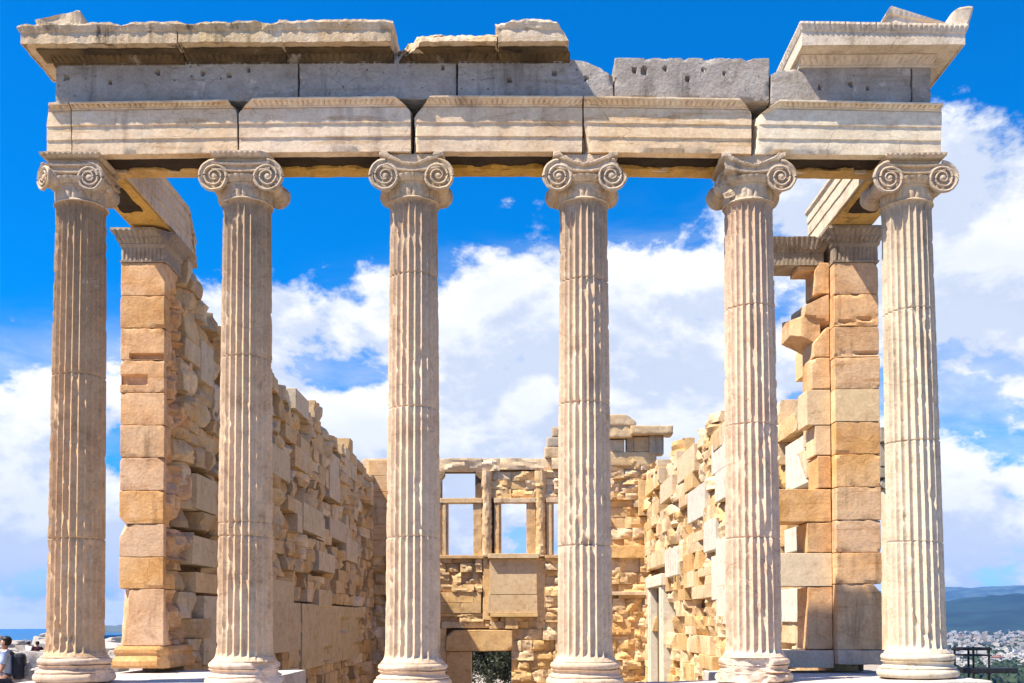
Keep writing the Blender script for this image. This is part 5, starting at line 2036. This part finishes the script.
def person(px, d, ptop, yaw, label, shirt, trousers, hair, bare=True, arm=0.25, walk=0.12, seated=False):
    x, y = CO[0] + (px - 515.5) * d / CAM['f'], CO[1] + d
    gz = float(terrain_h(np.array([x]), np.array([y]))[0])
    ztop = CO[2] + (620.5 - ptop) * d / CAM['f']
    s = (ztop - gz) / 1.75
    s = min(max(s, 0.90), 1.06)
    o = empty("person", (x, y, ztop - 1.75 * s), label, "person", "visitors among the ruins")
    o.scale = (s, s, s)
    o.rotation_euler = (0, 0, yaw)
    SK = M_SKIN
    # body faces +x in its own frame
    V = [(0, 0, .95, (.13, .16)), (0, 0, 1.12, (.105, .135)), (.01, 0, 1.30, (.12, .17)), (0, 0, 1.43, (.075, .12)), (0.01, 0, 1.50, .055), (.02, 0, 1.56, .062), (.03, 0, 1.62, (.095, .078)), (.025, 0, 1.695, (.075, .062))]
    E = [(i, i + 1) for i in range(7)]
    hands = []
    for sg in (-1, 1):
        n = len(V)
        a = arm * sg
        V += [(0, sg * .20, 1.40, .055), (-.02 + a * .4, sg * .235, 1.13, .043), (.12 + a, sg * .23, .91, .030), (.16 + a, sg * .225, .85, (.022, .034)), (.185 + a, sg * .22, .80, (.016, .036))]
        E += [(3, n), (n, n + 1), (n + 1, n + 2), (n + 2, n + 3), (n + 3, n + 4)]
        for f in range(4):
            m = len(V)
            off = (f - 1.5) * .019
            ln = (.068, .080, .076, .058)[f]
            V += [(.195 + a + off * .2, sg * (.22) + off, .785, .0095), (.205 + a, sg * .215 + off, .785 - ln * .55, .0085), (.195 + a, sg * .205 + off, .785 - ln, .0075)]
            E += [(n + 4, m), (m, m + 1), (m + 1, m + 2)]
        m = len(V)
        V += [(.20 + a, sg * .18, .825, .011), (.225 + a, sg * .165, .79, .009)]
        E += [(n + 3, m), (m, m + 1)]
        n = len(V)
        w = walk * sg
        V += [(0, sg * .095, .88, .095), (.03 - w * .6, sg * .10, .50, .062), (-.01 - w * 1.4, sg * .10, .10, .040), (.06 - w * 1.4, sg * .11, .035, (.035, .04)), (.16 - w * 1.4, sg * .115, .03, (.025, .04))]
        E += [(0, n), (n, n + 1), (n + 1, n + 2), (n + 2, n + 3), (n + 3, n + 4)]
    skin_mesh("body", V, E, SK, o)
    # clothing
    T = [(0, 0, .93, (.15, .185)), (0, 0, 1.12, (.135, .165)), (.01, 0, 1.30, (.145, .19)), (0, 0, 1.44, (.09, .135))]
    TE = [(0, 1), (1, 2), (2, 3)]
    for sg in (-1, 1):
        n = len(T)
        a = arm * sg
        T += [(0, sg * .205, 1.40, .078), (-.01 + a * .28, sg * .235, 1.21, .066)]
        TE += [(3, n), (n, n + 1)]
    skin_mesh("shirt", T, TE, shirt, o)
    P = [(0, 0, .94, (.145, .175))]
    PE = []
    for sg in (-1, 1):
        n = len(P)
        w = walk * sg
        P += [(0, sg * .10, .84, .112), (.03 - w * .6, sg * .105, .50, .085), (-.01 - w * 1.35, sg * .105, .14, .066)]
        PE += [(0, n), (n, n + 1), (n + 1, n + 2)]
    skin_mesh("trousers", P, PE, trousers, o)
    mb = MB()
    lathe(mb, [(.001, 1.57), (.06, 1.572), (.088, 1.61), (.098, 1.66), (.09, 1.71), (.06, 1.745), (.001, 1.757)], 20, (-.005, 0))
    v = mb.verts()
    v[:, 0] = np.where((v[:, 0] > .035) & (v[:, 2] < 1.69), .035 + (v[:, 0] - .035) * .1, v[:, 0])
    mb.roughen(.012, 20, 2)
    mb.build("hair", hair, o)
    mb = MB()                                             # nose, ears, eyes, mouth
    rbox(mb, (.10, -.014, 1.605), (.140, .014, 1.645), .012, .02)
    for sg in (-1, 1):
        rbox(mb, (.0, sg * .075, 1.60), (.04, sg * .098, 1.66), .011, .02)
    mb.build("face", SK, o)
    mb = MB()
    for sg in (-1, 1):
        rbox(mb, (.105, sg * .032 - .013, 1.650), (.122, sg * .032 + .013, 1.662), .005, .02)
    rbox(mb, (.105, -.024, 1.576), (.121, .024, 1.584), .004, .02)
    mb.build("eyes_and_mouth", M_HAIR, o)
    return o


M_SKIN = flat_mat("skin", (0.42, 0.24, 0.16), .55, .08, 6)
M_HAIR = flat_mat("dark_hair", (0.02, 0.015, 0.012), .5, .3, 30)
M_BLUE = flat_mat("pale_blue_cotton", (0.42, 0.52, 0.72), .9, .12, 20)
M_WHITE = flat_mat("white_cotton", (0.70, 0.70, 0.70), .9, .1, 20)
M_REDC = flat_mat("dark_red_cotton", (0.07, 0.015, 0.018), .9, .2, 20)
M_NAVY = flat_mat("navy_cloth", (0.03, 0.035, 0.06), .9, .3, 20)
M_GREYC = flat_mat("grey_cloth", (0.16, 0.16, 0.17), .9, .3, 20)
pn = person(5.5, 21, 636, R(196), "dark haired visitor in pale blue shirt wearing a backpack at the bottom left edge", M_BLUE, M_NAVY, M_HAIR, arm=.1)
person(28.5, 50, 641, R(60), "distant visitor in a white shirt among the ruins left of the left corner column", M_WHITE, M_GREYC, M_HAIR)
person(37, 46, 641, R(120), "distant visitor in dark red, middle of the three far heads left of the corner column", M_REDC, M_NAVY, M_HAIR)
person(43, 52, 642.5, R(-70), "distant visitor in navy, rightmost of the three far heads left of the corner column", M_NAVY, M_GREYC, M_HAIR)


def backpack():
    s = pn.scale[0]
    loc = pn.matrix_basis @ Vector((-0.22, 0, 1.02))
    o = empty("backpack", loc, "dark backpack with grey panel on the back of the visitor at the left edge", "backpack")
    o.rotation_euler = pn.rotation_euler
    o.scale = (s, s, s)
    m1 = flat_mat("dark_nylon", (0.018, 0.02, 0.028), .6, .3, 25)
    m2 = flat_mat("grey_nylon", (0.14, 0.15, 0.17), .6, .3, 25)
    mb = MB()
    rbox(mb, (-.13, -.16, -.10), (.09, .16, .40), .07, .05, amp=.012, freq=5)
    mb.build("bag", m1, o)
    mb = MB()
    rbox(mb, (-.175, -.12, -.06), (-.12, .12, .18), .025, .05, amp=.006, freq=6)
    mb.build("front_pocket", m2, o)
    for sg in (-1, 1):
        mb = MB()
        tube(mb, [(.06, sg * .10, .36), (.16, sg * .12, .44), (.30, sg * .13, .40), (.39, sg * .13, .26), (.33, sg * .14, .08), (.10, sg * .13, -.02)], .02, 8)
        mb.build("strap", m1, o)


backpack()


# ------------------------------------------------------------------ the city below
def city():
    rng = np.random.RandomState(31)
    m = bpy.data.materials.new("city_plaster")
    m.use_nodes = True
    t = NT(m.node_tree)
    bs = t.n['Principled BSDF']
    at = t.node('ShaderNodeAttribute', attribute_name='tint')
    ge = t.node('ShaderNodeNewGeometry')
    tc = t.node('ShaderNodeTexCoord')
    oi = t.node('ShaderNodeObjectInfo')
    sp = t.node('ShaderNodeSeparateXYZ')
    t.l.new(ge.outputs['Position'], sp.inputs[0])
    st = t.math('GREATER_THAN', t.math('FRACT', t.math('MULTIPLY', sp.outputs[2], 0.31)), 0.55)
    hz = t.math('GREATER_THAN', t.math('FRACT', t.math('MULTIPLY', t.math('ADD', sp.outputs[0], sp.outputs[1]), 0.21)), 0.45)
    nn = t.node('ShaderNodeSeparateXYZ')
    t.l.new(ge.outputs['True Normal'], nn.inputs[0])
    side = t.math('LESS_THAN', nn.outputs[2], 0.5)
    win = t.math('MULTIPLY', t.math('MULTIPLY', st, hz), side)
    col = t.mix(1.0, (0.52, 0.50, 0.47), at.outputs['Color'], 'MULTIPLY')
    var = t.node('ShaderNodeHueSaturation')
    t.l.new(col, var.inputs['Color'])
    t.set(var.inputs['Value'], t.math('MULTIPLY_ADD', oi.outputs['Random'], 0.35, 0.75))
    col = t.mix(t.math('MULTIPLY', win, 0.75), var.outputs[0], (0.07, 0.075, 0.08))
    t.set(bs.inputs['Base Color'], col)
    bs.inputs['Roughness'].default_value = 0.85

    def house(mb, x, y, z, w, l, h, a, tint, roof=None):
        c, s = math.cos(a), math.sin(a)

        def box(x0, x1, y0, y1, z0, z1, tn):
            P = np.array([[x0, y0, z0], [x1, y0, z0], [x1, y1, z0], [x0, y1, z0], [x0, y0, z1], [x1, y0, z1], [x1, y1, z1], [x0, y1, z1]], float)
            Q = np.stack([x + c * P[:, 0] - s * P[:, 1], y + s * P[:, 0] + c * P[:, 1], z + P[:, 2]], 1)
            mb.add(Q, [np.array([[0, 1, 5, 4], [1, 2, 6, 5], [2, 3, 7, 6], [3, 0, 4, 7], [4, 5, 6, 7]])], tn)
        box(-w, w, -l, l, -6, h, tint)
        if roof is None:
            box(-w * .4, w * .3, -l * .4, l * .4, h - .02, h + 3, tint)
            box(-w * 1.06, w * 1.06, -l * 1.06, l * 1.06, h * .62, h * .62 + .5, tint)
        else:
            P = np.array([[-w * 1.1, -l * 1.1, h], [w * 1.1, -l * 1.1, h], [w * 1.1, l * 1.1, h], [-w * 1.1, l * 1.1, h], [0, -l * .4, h + 4], [0, l * .4, h + 4]])
            Q = np.stack([x + c * P[:, 0] - s * P[:, 1], y + s * P[:, 0] + c * P[:, 1], z + P[:, 2]], 1)
            mb.add(Q, [np.array([[1, 2, 5, 4], [3, 0, 4, 5]]), np.array([[0, 1, 4], [2, 3, 5]])], roof)
    TN = [(1, 1, 1), (1.05, 1.0, .92), (.95, .92, .88), (1.1, 1.08, 1.05), (.95, .82, .70), (.85, .86, .9)]
    ROOF = (.55, .22, .13)
    # nearest buildings right of the corner column: one object each
    cells = []
    for r in np.geomspace(1500, 9000, 120):
        da = 34.0 / r * (1 + r / 9000)
        for a in np.arange(-0.62, 0.80, da):
            cells.append((r * rng.uniform(.985, 1.015), a + rng.uniform(-.3, .3) * da))
    ind, rest = [], []
    for r, a in cells:
        if fbm(np.array([[r * math.sin(a) * .0017, r * math.cos(a) * .0017, 0]]), 2)[0] > .30:
            continue
        if a < -0.2 and r > 6000:
            continue
        if 0.400 < a < 0.480 and r < 3000 and len(ind) < 230:
            ind.append((r, a))
        else:
            rest.append((r, a))
    lab = "pale flat-roofed apartment building in the distant city beyond the right corner column"
    protos = []
    for k in range(8):
        mb = MB()
        tn = np.array(TN[k % 6]) * rng.uniform(.9, 1.05)
        house(mb, 0, 0, 0, rng.uniform(7, 13), rng.uniform(7, 12), rng.uniform(11, 22), 0, tn, ROOF if k == 7 else None)
        protos.append(mb.build("apartment_building", m, None, smooth=False))
    used = set()
    for q, (r, a) in enumerate(ind):
        k = 7 if q == 61 else q % 7
        src = protos[k]
        o = src
        if k in used:
            o = src.copy()
            SC.collection.objects.link(o)
        used.add(k)
        x, y = r * math.sin(a), r * math.cos(a)
        o.location = (x, y, float(terrain_h(np.array([x]), np.array([y]))[0]))
        o.rotation_euler = (0, 0, rng.uniform(0, 1.6))
        if k == 7:
            tag(o, "distant city building with a red tiled roof, right of the right corner column", "building")
        else:
            tag(o, lab, "building", "apartment buildings of the city below")
    mb = MB()
    R_ = np.array([c[0] for c in rest])
    A_ = np.array([c[1] for c in rest])
    Zt = terrain_h(R_ * np.sin(A_), R_ * np.cos(A_))
    for r, a, z in zip(R_, A_, Zt):
        if z < -150:
            continue
        house(mb, r * math.sin(a), r * math.cos(a), z, rng.uniform(7, 14), rng.uniform(7, 13), rng.uniform(9, 24), rng.uniform(0, 1.6), np.array(TN[rng.randint(6)]) * rng.uniform(.75, 1.08), ROOF if rng.uniform() < .06 else None)
    tag(mb.build("city_buildings", m, None, smooth=False), "pale spread of far city buildings reaching to the hills", "city", kind='stuff')
    # trees between the houses
    mb = MB()
    ico = []
    th = np.linspace(0, np.pi, 6)
    ph = np.linspace(0, 2 * np.pi, 9)[:-1]
    for q in range(4600):
        r, a = 1400 * (6500 / 1400) ** rng.uniform(), rng.choice([rng.uniform(.36, .56), rng.uniform(-.46, -.30)], p=[.8, .2])
        x, y = r * math.sin(a), r * math.cos(a)
        if fbm(np.array([[x * .0023 + 40, y * .0023, 0]]), 2)[0] < -0.12:
            continue
        z = float(terrain_h(np.array([x]), np.array([y]))[0])
        rr = rng.uniform(5, 11)
        P = np.array([[math.sin(u) * math.cos(w), math.sin(u) * math.sin(w), math.cos(u)] for w in ph for u in th])
        P = P * rr * (1 + .25 * rng.normal(size=(len(P), 1))) + np.array([x, y, z + rr * .8])
        mb.add(P, [grid_faces(8, 6, wrap=True)], np.array([1, 1, 1]) * rng.uniform(.6, 1.4))
    tag(mb.build("city_trees", flat_mat("tree_green", (.035, .055, .025), .9, .4, .05, tint=True), None, smooth=False), "dark green trees spread between the city buildings", "trees", kind='stuff')


city()


# ------------------------------------------------------------------ haze
def haze():
    mb = MB()
    rbox(mb, (-23000, -21500, -215), (23000, 23000, 560), 1.0, 100000)
    m = bpy.data.materials.new("haze")
    m.use_nodes = True
    n = m.node_tree.nodes
    n.clear()
    out = n.new('ShaderNodeOutputMaterial')
    v = n.new('ShaderNodeVolumePrincipled')
    v.inputs['Color'].default_value = (0.05, 0.36, 1.0, 1)
    v.inputs['Density'].default_value = 3.2e-5
    v.inputs['Anisotropy'].default_value = 0.0
    m.node_tree.links.new(v.outputs[0], out.inputs['Volume'])
    o = mb.build("haze", m, None, smooth=False)
    tag(o, kind='stuff')


haze()
